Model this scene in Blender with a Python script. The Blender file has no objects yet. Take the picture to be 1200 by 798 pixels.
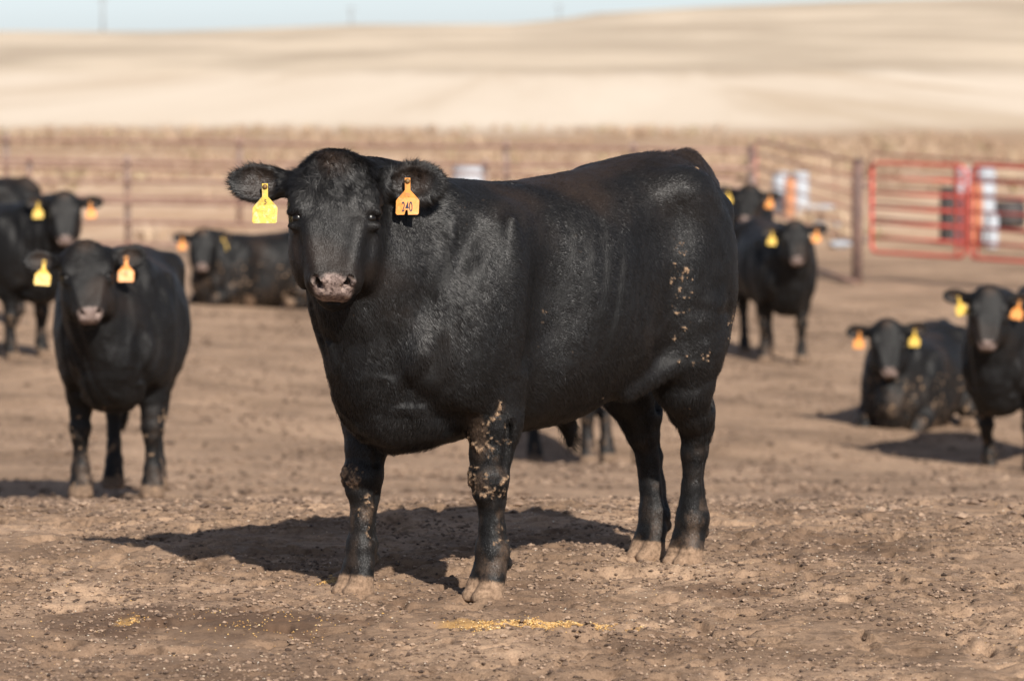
import bpy, math, random
import numpy as np
from mathutils import Matrix, Vector
R = math.radians
S = bpy.context.scene
COL = S.collection

# ------------------------------------------------------------------ camera, sky, sun, exposure
cam_d = bpy.data.cameras.new('camera')
cam = bpy.data.objects.new('camera', cam_d); COL.objects.link(cam)
cam.location = (0, 0, 1.8); cam.rotation_euler = (R(90) - math.atan(359 / 4500.), 0, 0)
cam_d.sensor_width = 36; cam_d.lens = 4500 / 1200 * 36
cam_d.clip_start = .5; cam_d.clip_end = 9000
cam_d.dof.use_dof = True; cam_d.dof.focus_distance = 12.15; cam_d.dof.aperture_fstop = 3.6
S.camera = cam

SUN_EL, SUN_DIR = 37, (.37, -.929)              # elevation, horizontal direction towards the sun
w = bpy.data.worlds.new('World'); S.world = w; w.use_nodes = True
nt = w.node_tree; bg = nt.nodes['Background']
sky = nt.nodes.new('ShaderNodeTexSky'); sky.sky_type = 'NISHITA'; sky.sun_disc = False
sky.sun_elevation = R(SUN_EL); sky.sun_rotation = math.atan2(SUN_DIR[0], SUN_DIR[1])
sky.air_density = .8; sky.dust_density = .8; sky.ozone_density = 6; sky.altitude = 900
hs = nt.nodes.new('ShaderNodeHueSaturation'); hs.inputs['Saturation'].default_value = .50        # thin high haze: a pale sky
nt.links.new(sky.outputs[0], hs.inputs['Color']); nt.links.new(hs.outputs[0], bg.inputs[0]); bg.inputs[1].default_value = .088
sl = bpy.data.lights.new('sun', 'SUN'); sl.energy = 5.0; sl.angle = R(.8); sl.color = (1, .93, .84)
so = bpy.data.objects.new('sun', sl); COL.objects.link(so)
sv = Vector((SUN_DIR[0] * math.cos(R(SUN_EL)), SUN_DIR[1] * math.cos(R(SUN_EL)), math.sin(R(SUN_EL))))
so.rotation_euler = sv.to_track_quat('Z', 'Y').to_euler(); so.location = (6, -6, 9)
S.view_settings.view_transform = 'Standard'; S.view_settings.look = 'None'
S.view_settings.exposure = .58; S.view_settings.gamma = 1
S.render.engine = 'CYCLES'
S.cycles.max_bounces = 6; S.cycles.diffuse_bounces = 3

rng = np.random.default_rng(7)

# ------------------------------------------------------------------ noise
def _hash(ix, iy, iz, seed):
    n = (ix.astype(np.int64) * 374761393 + iy.astype(np.int64) * 668265263 + iz.astype(np.int64) * 2147483647 + seed * 1274126177) & 0xffffffff
    n = ((n ^ (n >> 13)) * 1274126177) & 0xffffffff
    n = ((n ^ (n >> 16)) * 2246822519) & 0xffffffff
    return ((n ^ (n >> 15)) & 0xffff).astype(np.float32) / 65535.
def noise(x, y, z=None, seed=0):
    x = np.asarray(x, dtype=np.float64); y = np.asarray(y, dtype=np.float64)
    two = z is None
    if two: z = np.zeros_like(x)
    xi, yi, zi = np.floor(x), np.floor(y), np.floor(z)
    fx, fy, fz = x - xi, y - yi, z - zi
    fx, fy, fz = [t * t * (3 - 2 * t) for t in (fx, fy, fz)]
    def lay(dz):
        a = _hash(xi, yi, zi + dz, seed); b = _hash(xi + 1, yi, zi + dz, seed)
        c = _hash(xi, yi + 1, zi + dz, seed); d = _hash(xi + 1, yi + 1, zi + dz, seed)
        return (a * (1 - fx) + b * fx) * (1 - fy) + (c * (1 - fx) + d * fx) * fy
    if two: return lay(0)
    return lay(0) * (1 - fz) + lay(1) * fz
def fbm(x, y, z=None, o=4, seed=0):
    s = 0; a = 1; t = 0
    for i in range(o):
        k = 2.03 ** i
        s = s + a * noise(x * k, y * k, None if z is None else z * k, seed + i * 17); t += a; a *= .5
    return s / t
def sstep(a, b, x):
    t = np.clip((x - a) / (b - a), 0, 1); return t * t * (3 - 2 * t)

# ------------------------------------------------------------------ mesh helpers
def mesh_np(name, v, f, mat=None, smooth=False, attrs=None):
    """v (n,3), f (m,3|4) or list of such arrays"""
    me = bpy.data.meshes.new(name)
    fs = f if isinstance(f, list) else [f]
    fs = [a for a in fs if len(a)]
    me.vertices.add(len(v)); me.vertices.foreach_set('co', np.asarray(v, np.float32).ravel())
    tot = sum(a.size for a in fs); npoly = sum(len(a) for a in fs)
    me.loops.add(tot); me.polygons.add(npoly)
    me.loops.foreach_set('vertex_index', np.concatenate([a.ravel() for a in fs]).astype(np.int32))
    cnt = np.concatenate([np.full(len(a), a.shape[1]) for a in fs])
    st = np.concatenate([[0], np.cumsum(cnt)[:-1]]).astype(np.int32)
    me.polygons.foreach_set('loop_start', st)
    me.polygons.foreach_set('use_smooth', np.full(npoly, smooth))
    me.update(calc_edges=True)
    for k, a in (attrs or {}).items():
        a = np.asarray(a, np.float32)
        if a.ndim == 2: at = me.attributes.new(k, 'FLOAT_VECTOR', 'POINT'); at.data.foreach_set('vector', a.ravel())
        else: at = me.attributes.new(k, 'FLOAT', 'POINT'); at.data.foreach_set('value', a)
    if mat: me.materials.append(mat)
    return me
def link(name, me, parent=None, loc=None):
    o = bpy.data.objects.new(name, me); COL.objects.link(o)
    if parent: o.parent = parent
    if loc is not None: o.location = loc
    return o
def tag(o, label=None, cat=None, group=None, kind=None):
    for k, v in (('label', label), ('category', cat), ('group', group), ('kind', kind)):
        if v: o[k] = v
    return o
def empty(name, loc, rz=0):
    o = bpy.data.objects.new(name, None); COL.objects.link(o); o.location = loc; o.rotation_euler = (0, 0, rz)
    o.empty_display_size = .2
    return o

class MB:
    def __init__(s): s.v = []; s.q = []; s.n = 0
    def add(s, v, q):
        v = np.asarray(v, float); s.v.append(v); s.q += [tuple(int(i) + s.n for i in f) for f in q]; s.n += len(v)
    def tube(s, pts, r, seg=8):
        pts = [Vector(p) for p in pts]; rs = r if isinstance(r, (list, tuple)) else [r] * len(pts)
        vs = []; pn = None
        for i, p in enumerate(pts):
            t = (pts[min(i + 1, len(pts) - 1)] - pts[max(i - 1, 0)]).normalized()
            if pn is None: pn = t.orthogonal().normalized()
            else: pn = (pn - t * pn.dot(t)).normalized()
            b = t.cross(pn)
            for k in range(seg):
                a = 2 * math.pi * k / seg
                vs.append(p + (pn * math.cos(a) + b * math.sin(a)) * rs[i])
        q = []
        for i in range(len(pts) - 1):
            for k in range(seg):
                q.append((i * seg + k, i * seg + (k + 1) % seg, (i + 1) * seg + (k + 1) % seg, (i + 1) * seg + k))
        q.append(tuple(range(seg))[::-1]); q.append(tuple((len(pts) - 1) * seg + k for k in range(seg)))
        s.add([tuple(p) for p in vs], q)
    def lathe(s, prof, c=(0, 0, 0), seg=24):
        vs = []; q = []
        for r, z in prof:
            for k in range(seg):
                a = 2 * math.pi * k / seg; vs.append((c[0] + r * math.cos(a), c[1] + r * math.sin(a), c[2] + z))
        for i in range(len(prof) - 1):
            for k in range(seg): q.append((i * seg + k, i * seg + (k + 1) % seg, (i + 1) * seg + (k + 1) % seg, (i + 1) * seg + k))
        q.append(tuple(range(seg))[::-1]); q.append(tuple((len(prof) - 1) * seg + k for k in range(seg)))
        s.add(vs, q)
    def box(s, lo, hi, bev=0):
        x0, y0, z0 = lo; x1, y1, z1 = hi; b = bev
        prof = [(x0 + b, y0 + b), (x1 - b, y0 + b), (x1 - b, y1 - b), (x0 + b, y1 - b)]
        out = [(x0, y0), (x1, y0), (x1, y1), (x0, y1)]
        if b == 0: rows = [(out, z0), (out, z1)]
        else: rows = [(prof, z0), (out, z0 + b), (out, z1 - b), (prof, z1)]
        vs = [(x, y, z) for r, z in rows for x, y in r]; q = []
        for i in range(len(rows) - 1):
            for k in range(4): q.append((i * 4 + k, i * 4 + (k + 1) % 4, i * 4 + 4 + (k + 1) % 4, i * 4 + 4 + k))
        q.append((3, 2, 1, 0)); n = len(vs) - 4; q.append((n, n + 1, n + 2, n + 3)); s.add(vs, q)
    def build(s, name, mat, parent=None, smooth=True):
        me = bpy.data.meshes.new(name); me.from_pydata(np.concatenate(s.v).tolist(), [], s.q); me.update()
        if smooth: me.shade_smooth() if hasattr(me, 'shade_smooth') else None
        me.materials.append(mat)
        return link(name, me, parent)

# ------------------------------------------------------------------ materials
def mat_new(name):
    m = bpy.data.materials.new(name); m.use_nodes = True
    return m, m.node_tree, m.node_tree.nodes['Principled BSDF']
def N(nt, t, **kw):
    n = nt.nodes.new(t)
    for k, v in kw.items():
        if k.startswith('i_'):
            key = k[2:]; key = int(key) if key.isdigit() else key
            n.inputs[key].default_value = v
        else: setattr(n, k, v)
    return n
def noise_n(nt, vec, scale, detail=5, rough=.6, dist=0):
    n = N(nt, 'ShaderNodeTexNoise'); n.inputs['Scale'].default_value = scale; n.inputs['Detail'].default_value = detail
    n.inputs['Roughness'].default_value = rough; n.inputs['Distortion'].default_value = dist
    nt.links.new(vec, n.inputs['Vector']); return n
def ramp(nt, fac, stops):
    r = N(nt, 'ShaderNodeValToRGB'); e = r.color_ramp.elements
    while len(e) < len(stops): e.new(.5)
    for i, (p, c) in enumerate(stops):
        e[i].position = p; e[i].color = (c[0], c[1], c[2], 1) if hasattr(c, '__len__') else (c, c, c, 1)
    nt.links.new(fac, r.inputs[0]); return r
def mixc(nt, fac, a, b, mode='MIX'):
    m = N(nt, 'ShaderNodeMix', data_type='RGBA', blend_type=mode)
    for s, v in ((0, fac), (6, a), (7, b)):
        if hasattr(v, 'is_output'): nt.links.new(v, m.inputs[s])
        else: m.inputs[s].default_value = v if s == 0 else (v[0], v[1], v[2], 1)
    return m.outputs[2]
def attr(nt, name):
    return N(nt, 'ShaderNodeAttribute', attribute_name=name).outputs['Fac']
def painted(name, col, rough=.5, rust=None, amt=.5, metal=0, scale=9):
    m, nt, b = mat_new(name)
    tc = N(nt, 'ShaderNodeTexCoord'); n = noise_n(nt, tc.outputs['Object'], scale, 6, .65)
    r = ramp(nt, n.outputs[0], [(amt - .08, 0), (amt + .1, 1)])
    c = mixc(nt, r.outputs[0], col, rust if rust else tuple(x * .7 for x in col))
    nt.links.new(c, b.inputs['Base Color']); b.inputs['Roughness'].default_value = rough
    b.inputs['Metallic'].default_value = metal
    bp = N(nt, 'ShaderNodeBump'); bp.inputs['Strength'].default_value = .2; bp.inputs['Distance'].default_value = .003
    nt.links.new(n.outputs[0], bp.inputs['Height']); nt.links.new(bp.outputs[0], b.inputs['Normal'])
    return m

# ------------------------------------------------------------------ terrain
TY = np.array([-60, 5, 14.0, 15, 16, 20.2, 27, 33, 42, 50, 60, 300, 9000.])
TZ = np.array([0, 0, 0, -.04, -.16, -.67, -1.19, -1.22, -1.28, -1.5, -1.5, -1.5, -1.5])
_ty = np.concatenate([np.arange(-60, 120, .1), np.linspace(120, 9000, 800)])
_tz = np.interp(_ty, TY, TZ); _k = np.hanning(41); _k /= _k.sum()
_n = 1800; _tz[:_n] = np.convolve(np.pad(_tz[:_n], 20, 'edge'), _k, 'valid')
CRX = np.array([-3000, -300, -93, -62, -28, 0, 9, 16, 36, 65, 120, 300, 3000.])
CRZ = np.array([1.2, 1.7, 2.1, 2.1, 3.5, 3.6, 4.5, 5.6, 6.8, 8.0, 9.5, 14, 20])
def terrain(x, y):
    x = np.asarray(x, float); y = np.asarray(y, float)
    z = np.interp(y, _ty, _tz)
    z = z - .055 * np.clip(x, -9, 9) * sstep(23, 28, y) * (1 - sstep(40, 50, y))
    z = z + (fbm(x * .35 + 5, y * .35, o=3, seed=3) - .5) * .10 * sstep(17, 24, y)
    z = z - .12 * np.exp(-(((x - .45) / 1.3) ** 2 + ((y - 28.0) / .9) ** 2))       # shallow hollow
    cr = np.interp(x, CRX, CRZ)
    z = z + (cr + 1.5) * sstep(260, 720, y) * (1 - .75 * sstep(730, 1500, y))
    z = z + (fbm(x * .012 + 3, y * .006, o=3, seed=9) - .5) * 1.6 * sstep(300, 500, y) * (1 - .85 * sstep(600, 700, y))
    return z
def micro(x, y, step):
    """clods and hoof prints, faded where the grid is too coarse"""
    z = 0
    def amp(wl): return np.clip((wl / np.maximum(step, 1e-4) - 2) / 3, 0, 1)
    wx = x + .05 * (noise(x * 9, y * 9, seed=40) - .5); wy = y + .05 * (noise(x * 9 + 9, y * 9, seed=41) - .5)
    z = z + (fbm(x * 1.6, y * 1.6, o=3, seed=11) - .5) * .055 * amp(.6)
    a = fbm(wx * 7, wy * 7, o=2, seed=21); z = z + (np.abs(a - .5) * -2 + .5) * .014 * amp(.14)
    m = sstep(.42, .62, fbm(x * .9 + 7, y * .9, o=3, seed=77))
    b = noise(wx * 22, wy * 22, seed=31); z = z + sstep(.60, .90, b) * .011 * amp(.045) * (.25 + m)
    c = noise(wx * 48 + 3, wy * 48, seed=51); z = z + (c - .5) * .015 * amp(.022) * (.6 + m)
    d = noise(x * 95, y * 95, seed=52); z = z + (d - .5) * .008 * amp(.011)
    e = noise(wx * 4.3 + 40, wy * 4.3, seed=61); z = z - sstep(.78, .95, e) * .03 * amp(.2)
    f = noise(wx * 17 + 4, wy * 17, seed=66); z = z - sstep(.68, .82, f) * .020 * amp(.05) * (.4 + m)
    # hoof prints: split ovals pressed into the dirt, one to a cell at most
    cs = .30; cx, cy = np.floor(x / cs), np.floor(y / cs); o = np.zeros_like(cx)
    h1, h2, h3, h4 = [_hash(cx, cy, o, 300 + k) for k in range(4)]
    px, py = (cx + .32 + .36 * h1) * cs, (cy + .32 + .36 * h2) * cs; an = h3 * 6.283
    u = (x - px) * np.cos(an) + (y - py) * np.sin(an); v = -(x - px) * np.sin(an) + (y - py) * np.cos(an)
    q = np.sqrt((u / .058) ** 2 + ((np.abs(v) - .020) / .024) ** 2)
    z = z + (h4 > .42) * amp(.10) * (-.024 * sstep(1.1, .5, q) * (.5 + h1) + .008 * np.exp(-((q - 1.45) / .35) ** 2))
    return z
def axis_pts(lo, hi, st, far, g, cap, upto):
    a = list(np.arange(lo, hi, st)); s = st; p = a[-1]
    while p < far:
        s = min(s * g, cap) if p < upto else s * 1.03
        p += s; a.append(p)
    return a
ys = axis_pts(9.9, 15.0, .0105, 4500, 1.0065, .14, 50)
_neg = [9.9 - .02 * 1.25 ** i * i for i in range(1, 34)]; _neg = [p for p in _neg if p > -60]
ys = np.array(sorted(_neg) + ys)
xp = axis_pts(0, 2.1, .0105, 3500, 1.028, .032, 5.2)
xs = np.array([-p for p in xp[:0:-1]] + xp)
X, Y = np.meshgrid(xs, ys)
sx = np.gradient(xs); sy = np.gradient(ys)
STEP = np.maximum(sx[None, :], sy[:, None])
XF, YF = X.ravel(), Y.ravel()
Z = terrain(XF, YF) + micro(XF, YF, STEP.ravel()) * (1 - sstep(45, 70, YF))
ny, nx = X.shape
idx = np.arange(nx * ny).reshape(ny, nx)
quads = np.stack([idx[:-1, :-1], idx[:-1, 1:], idx[1:, 1:], idx[1:, :-1]], -1).reshape(-1, 4)

def ground_mat():
    m, nt, b = mat_new('ground')
    L = nt.links
    geo = N(nt, 'ShaderNodeNewGeometry'); pos = geo.outputs['Position']
    sep = N(nt, 'ShaderNodeSeparateXYZ'); L.new(pos, sep.inputs[0])
    # pen dirt
    n1 = noise_n(nt, pos, 1.1, 6, .62, .3); n2 = noise_n(nt, pos, 24, 8, .7); n3 = noise_n(nt, pos, 160, 4, .7)
    c1 = ramp(nt, n1.outputs[0], [(.33, (.190, .126, .083)), (.52, (.318, .216, .145)), (.68, (.41, .282, .192))])
    c2 = ramp(nt, n2.outputs[0], [(.3, (.34, .31, .29)), (.5, (.95, .95, .95)), (.75, (1.15, 1.13, 1.1))])  # dirt grain; its dark end paints small pit shadows into the colour
    dirt = mixc(nt, 1.0, c1.outputs[0], c2.outputs[0], 'MULTIPLY')
    c3 = ramp(nt, n3.outputs[0], [(.32, (.6, .58, .55)), (.5, (1, 1, 1)), (.72, (1.25, 1.22, 1.15))])
    dirt = mixc(nt, .85, dirt, c3.outputs[0], 'MULTIPLY')
    st = noise_n(nt, pos, 3.1, 5, .6, .6)
    sr = ramp(nt, st.outputs[0], [(.60, 0), (.70, 1)])
    dirt = mixc(nt, sr.outputs[0], dirt, mixc(nt, .62, dirt, (.085, .052, .033)))
    # wet smears and spilled feed, as vertex attributes
    dirt = mixc(nt, attr(nt, 'damp'), dirt, mixc(nt, .85, dirt, (.085, .050, .032)))
    fe = N(nt, 'ShaderNodeMath', operation='MULTIPLY'); L.new(attr(nt, 'feed'), fe.inputs[0])
    fr = ramp(nt, n3.outputs[0], [(.30, 0), (.44, 1)]); L.new(fr.outputs[0], fe.inputs[1])
    dirt = mixc(nt, fe.outputs[0], dirt, (.34, .20, .075))
    # dry ground behind the fence
    mp = N(nt, 'ShaderNodeMapping'); mp.inputs['Scale'].default_value = (1, .35, 1); L.new(pos, mp.inputs[0])
    n4 = noise_n(nt, mp.outputs[0], .8, 6, .65); n5 = noise_n(nt, mp.outputs[0], .13, 4, .6)
    dry = ramp(nt, n4.outputs[0], [(.32, (.27, .165, .10)), (.5, (.44, .30, .20)), (.66, (.60, .45, .33))])
    dry2 = ramp(nt, n5.outputs[0], [(.35, (.40, .25, .15)), (.65, (.52, .38, .26))])
    dry = mixc(nt, .45, dry.outputs[0], dry2.outputs[0])
    # stubble and hill grass
    mp2 = N(nt, 'ShaderNodeMapping'); mp2.inputs['Scale'].default_value = (.13, .0055, 1); L.new(pos, mp2.inputs[0])
    n6 = noise_n(nt, mp2.outputs[0], .9, 5, .6, .5)
    pale = ramp(nt, n6.outputs[0], [(.34, (.48, .38, .275)), (.47, (.58, .485, .38)), (.7, (.63, .54, .435))])
    mp3 = N(nt, 'ShaderNodeMapping'); mp3.inputs['Scale'].default_value = (.030, .0055, 1); mp3.inputs['Rotation'].default_value = (0, 0, .12); L.new(pos, mp3.inputs[0])
    n7 = noise_n(nt, mp3.outputs[0], 1.0, 5, .6, .4)
    tan = ramp(nt, n7.outputs[0], [(.36, (.38, .305, .225)), (.48, (.44, .36, .27)), (.60, (.55, .455, .345))])
    def zone(a, b_, wob):
        nz = noise_n(nt, mp2.outputs[0], 1.7, 3)
        ma = N(nt, 'ShaderNodeMath', operation='MULTIPLY_ADD'); L.new(nz.outputs[0], ma.inputs[0]); ma.inputs[1].default_value = wob; L.new(sep.outputs[1], ma.inputs[2])
        mr = N(nt, 'ShaderNodeMapRange', interpolation_type='SMOOTHSTEP'); L.new(ma.outputs[0], mr.inputs[0])
        mr.inputs[1].default_value = a; mr.inputs[2].default_value = b_; return mr.outputs[0]
    band = mixc(nt, zone(100, 118, 10), dry, mixc(nt, .6, dry, (.25, .165, .10)))
    c = mixc(nt, zone(57, 66, 3), dirt, band)
    c = mixc(nt, zone(126, 150, 10), c, pale.outputs[0])
    c = mixc(nt, zone(310, 360, 60), c, tan.outputs[0])
    L.new(c, b.inputs['Base Color']); b.inputs['Roughness'].default_value = .95
    b.inputs['Specular IOR Level'].default_value = .2
    ad = N(nt, 'ShaderNodeMath', operation='ADD'); L.new(n2.outputs[0], ad.inputs[0]); L.new(n3.outputs[0], ad.inputs[1])
    bp = N(nt, 'ShaderNodeBump'); bp.inputs['Strength'].default_value = .55; bp.inputs['Distance'].default_value = .012
    L.new(ad.outputs[0], bp.inputs['Height']); L.new(bp.outputs[0], b.inputs['Normal'])
    return m
def blob(x, y, cx, cy, rx, ry, seed):
    n = fbm(x * 6, y * 6, o=3, seed=seed)
    q = ((x - cx) / rx) ** 2 + ((y - cy) / ry) ** 2
    return np.clip(1.25 - q - (n - .5) * 2.6, 0, 1)
def gp(u, v, z=0.):          # a photograph pixel as a point on the pen floor, metres (used once, to lay out the smears)
    dy = 4500 * (1.8 - z) / (v - 40); return ((u - 600) / 4500 * dy, dy)
damp = np.zeros(len(XF)); feed = np.zeros(len(XF))
near = np.where((YF > 9) & (YF < 16) & (abs(XF) < 3))[0]
xn, yn = XF[near], YF[near]
_a = gp(225, 737); _b = gp(850, 690); _c = gp(345, 730); _d = gp(1100, 720); _h = gp(95, 735)
damp[near] = np.maximum.reduce([blob(xn, yn, _a[0], _a[1], .58, .30, 5), .9 * blob(xn, yn, _b[0], _b[1], .22, .18, 6), .8 * blob(xn, yn, _h[0], _h[1], .16, .22, 8),
    .6 * sstep(.50, .66, fbm(xn * 1.1 + 30, yn * .8, o=5, seed=93)), .35 * sstep(.45, .6, fbm(xn * 5 + 3, yn * 3, o=4, seed=94))])
_a = gp(615, 739); _b = gp(146, 735); _c = gp(385, 683); _d = gp(745, 748)
feed[near] = .85 * np.maximum.reduce([blob(xn, yn, _a[0], _a[1], .24, .13, 15), blob(xn, yn, _b[0], _b[1], .035, .07, 16),
    .8 * blob(xn, yn, _c[0], _c[1], .04, .07, 18), .8 * blob(xn, yn, _d[0], _d[1], .03, .05, 19)])
_f2 = (YF > 16) & (YF < 19); _e = gp(850, 545, -.35)
GM = ground_mat()
g = link('ground', mesh_np('ground', np.stack([XF, YF, Z], 1), quads, GM, True, {'damp': damp, 'feed': feed}))
tag(g, kind='structure')
def gz(x, y):
    x = np.atleast_1d(np.asarray(x, float)); y = np.atleast_1d(np.asarray(y, float))
    return terrain(x, y) + micro(x, y, np.full_like(x, .011)) * (1 - sstep(45, 70, y))
def gz1(x, y): return float(gz(x, y)[0])
def gpt(u, d): return ((u - 600) / 4500 * d, d)

# ------------------------------------------------------------------ clods, chips and dry weeds (uncountable)
def scatter_lumps(name, n, yr, size, mat, flat=.6, power=1.0, label=None, xr=None):
    y = yr[0] + (yr[1] - yr[0]) * rng.random(n) ** power
    x = (rng.random(n) - .5) * 2 * (y * .148 + .35)
    base = np.array([(1, 0, 0), (0, 1, 0), (-1, 0, 0), (0, -1, 0), (0, 0, 1), (0, 0, -1), (.6, .6, .55), (-.6, .6, .5), (-.6, -.6, .5), (.6, -.6, .55)])
    fc = np.array([(0, 6, 4), (6, 1, 4), (1, 7, 4), (7, 2, 4), (2, 8, 4), (8, 3, 4), (3, 9, 4), (9, 0, 4), (0, 1, 6), (1, 2, 7), (2, 3, 8), (3, 0, 9), (1, 0, 5), (2, 1, 5), (3, 2, 5), (0, 3, 5)])
    kp = (fbm(x * 2.2, y * 1.4, o=3, seed=int(n) % 97) + .25 * (rng.random(n) - .5)) > (.50 if 'chips' in name else .42); x, y = x[kp], y[kp]; n = len(x)
    s = size[0] + (size[1] - size[0]) * rng.random(n) ** 3
    a = rng.random(n) * 6.283; ca, sa = np.cos(a), np.sin(a)
    v = base[None] * (1 + .7 * (rng.random((n, 10, 3)) - .5)) * s[:, None, None] * np.array([1, .75, flat])
    vx = v[..., 0] * ca[:, None] - v[..., 1] * sa[:, None]; vy = v[..., 0] * sa[:, None] + v[..., 1] * ca[:, None]
    z = gz(x, y) + s * .12
    V = np.stack([vx + x[:, None], vy + y[:, None], v[..., 2] + z[:, None]], -1).reshape(-1, 3)
    Fc = (fc[None] + (np.arange(n) * 10)[:, None, None]).reshape(-1, 3)
    rnd = np.repeat(rng.random(n), 10)
    o = link(name, mesh_np(name, V, Fc, mat, False, {'rnd': rnd})); tag(o, label, None, None, 'stuff'); return o
def rnd_mat(name, stops, rough=.9):
    m, nt, b = mat_new(name); r = ramp(nt, attr(nt, 'rnd'), stops)
    tc = N(nt, 'ShaderNodeTexCoord'); n = noise_n(nt, tc.outputs['Object'], 90, 4)
    rr = ramp(nt, n.outputs[0], [(.3, .6), (.7, 1.2)])
    nt.links.new(mixc(nt, 1., r.outputs[0], rr.outputs[0], 'MULTIPLY'), b.inputs['Base Color'])
    b.inputs['Roughness'].default_value = rough; return m
clod_m = rnd_mat('clod', [(0, (.06, .037, .025)), (.35, (.15, .098, .066)), (.75, (.26, .175, .120)), (1, (.35, .245, .17))])
chip_m = rnd_mat('chip', [(0, (.55, .33, .12)), (.4, (.52, .40, .27)), (.8, (.60, .50, .38)), (1, (.82, .76, .66))], .6)
scatter_lumps('dirt_clods', 75000, (10, 18), (.0022, .0125), clod_m, .6, label='crumbled dry manure clods over the near pen floor')
scatter_lumps('dirt_clods', 30000, (14.5, 46), (.006, .032), clod_m, .5, label='larger crumbs of dry dirt farther back on the pen floor')
scatter_lumps('feed_chips', 26000, (10, 20), (.0015, .0046), chip_m, .5, label='pale chips of spilled grain and bedding over the dirt')

def grains(name, spots, n, mat, label):
    """spilled grain lying in loose drifts"""
    P = []
    for (u, v, rx, ry, wgt) in spots:
        cx, cy = gp(u, v); k = int(n * wgt); a = rng.normal(0, .5, (k, 2)); x = cx + a[:, 0] * rx; y = cy + a[:, 1] * ry + .02 * np.sin(x * 19)
        keep = fbm(x * 22, y * 22, o=2, seed=23) > .40; P.append(np.stack([x[keep], y[keep]], 1))
    P = np.concatenate(P); m = len(P); s_ = .0018 + .0026 * rng.random(m); z = gz(P[:, 0], P[:, 1]) + s_ * .4
    base = np.array([(1, 0, 0), (0, .8, 0), (-1, 0, 0), (0, -.8, 0), (0, 0, .7), (0, 0, -.7)]); fc = np.array([(0, 1, 4), (1, 2, 4), (2, 3, 4), (3, 0, 4), (1, 0, 5), (2, 1, 5), (3, 2, 5), (0, 3, 5)])
    an = rng.random(m) * 6.283; v = base[None] * (1 + .5 * (rng.random((m, 6, 3)) - .5)) * s_[:, None, None]
    V = np.stack([v[..., 0] * np.cos(an)[:, None] - v[..., 1] * np.sin(an)[:, None] + P[:, :1], v[..., 0] * np.sin(an)[:, None] + v[..., 1] * np.cos(an)[:, None] + P[:, 1:], v[..., 2] + z[:, None]], -1).reshape(-1, 3)
    o = link(name, mesh_np(name, V, (fc[None] + (np.arange(m) * 6)[:, None, None]).reshape(-1, 3), mat, False, {'rnd': np.repeat(rng.random(m), 6)})); tag(o, label, None, None, 'stuff')
grain_m = rnd_mat('grain', [(0, (.30, .16, .06)), (.5, (.48, .27, .08)), (.85, (.62, .40, .14)), (1, (.60, .50, .32))], .6)
grains('spilled_grain', [(608, 739, .17, .15, .6), (690, 739, .09, .10, .12), (146, 735, .03, .09, .05), (388, 683, .05, .10, .05), (747, 749, .03, .06, .03), (300, 737, .35, .25, .03)], 8000, grain_m, 'orange yellow grain spilled in drifts on the dirt')

def weeds(n, yr, h, name, label, mat):
    y = yr[0] + (yr[1] - yr[0]) * rng.random(n); x = (rng.random(n) - .5) * 2 * (y * .15 + 1)
    keep = fbm(x * .25, y * .12, o=3, seed=88) > .47; x, y = x[keep], y[keep]; n = len(x)
    B = 14
    ang = rng.random((n, B)) * 6.283; hh = h * (.4 + .8 * rng.random((n, B))) * (.6 + .8 * rng.random((n, 1))); ln = hh * (.3 + .5 * rng.random((n, B)))
    z = gz(x, y); r0 = .05
    bx = x[:, None] + r0 * np.cos(ang); by = y[:, None] + r0 * np.sin(ang)
    wv = .012 + .01 * rng.random((n, B)); px, py = -np.sin(ang) * wv, np.cos(ang) * wv
    v = np.stack([np.stack([bx + px, by + py, np.repeat(z[:, None], B, 1)], -1), np.stack([bx - px, by - py, np.repeat(z[:, None], B, 1)], -1),
                  np.stack([bx + np.cos(ang) * ln, by + np.sin(ang) * ln, z[:, None] + hh], -1)], 2).reshape(-1, 3)
    f = np.arange(len(v)).reshape(-1, 3)
    o = link(name, mesh_np(name, v, f, mat, False, {'rnd': np.repeat(rng.random(n), B * 3)})); tag(o, label, None, None, 'stuff')
weed_m = rnd_mat('dry_weed', [(0, (.28, .185, .12)), (.5, (.44, .31, .21)), (.9, (.54, .41, .29)), (1, (.34, .30, .15))])
weeds(5200, (60, 132), .28, 'dry_weeds', 'dry tan weeds and grass beyond the pen fence', weed_m)

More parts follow.
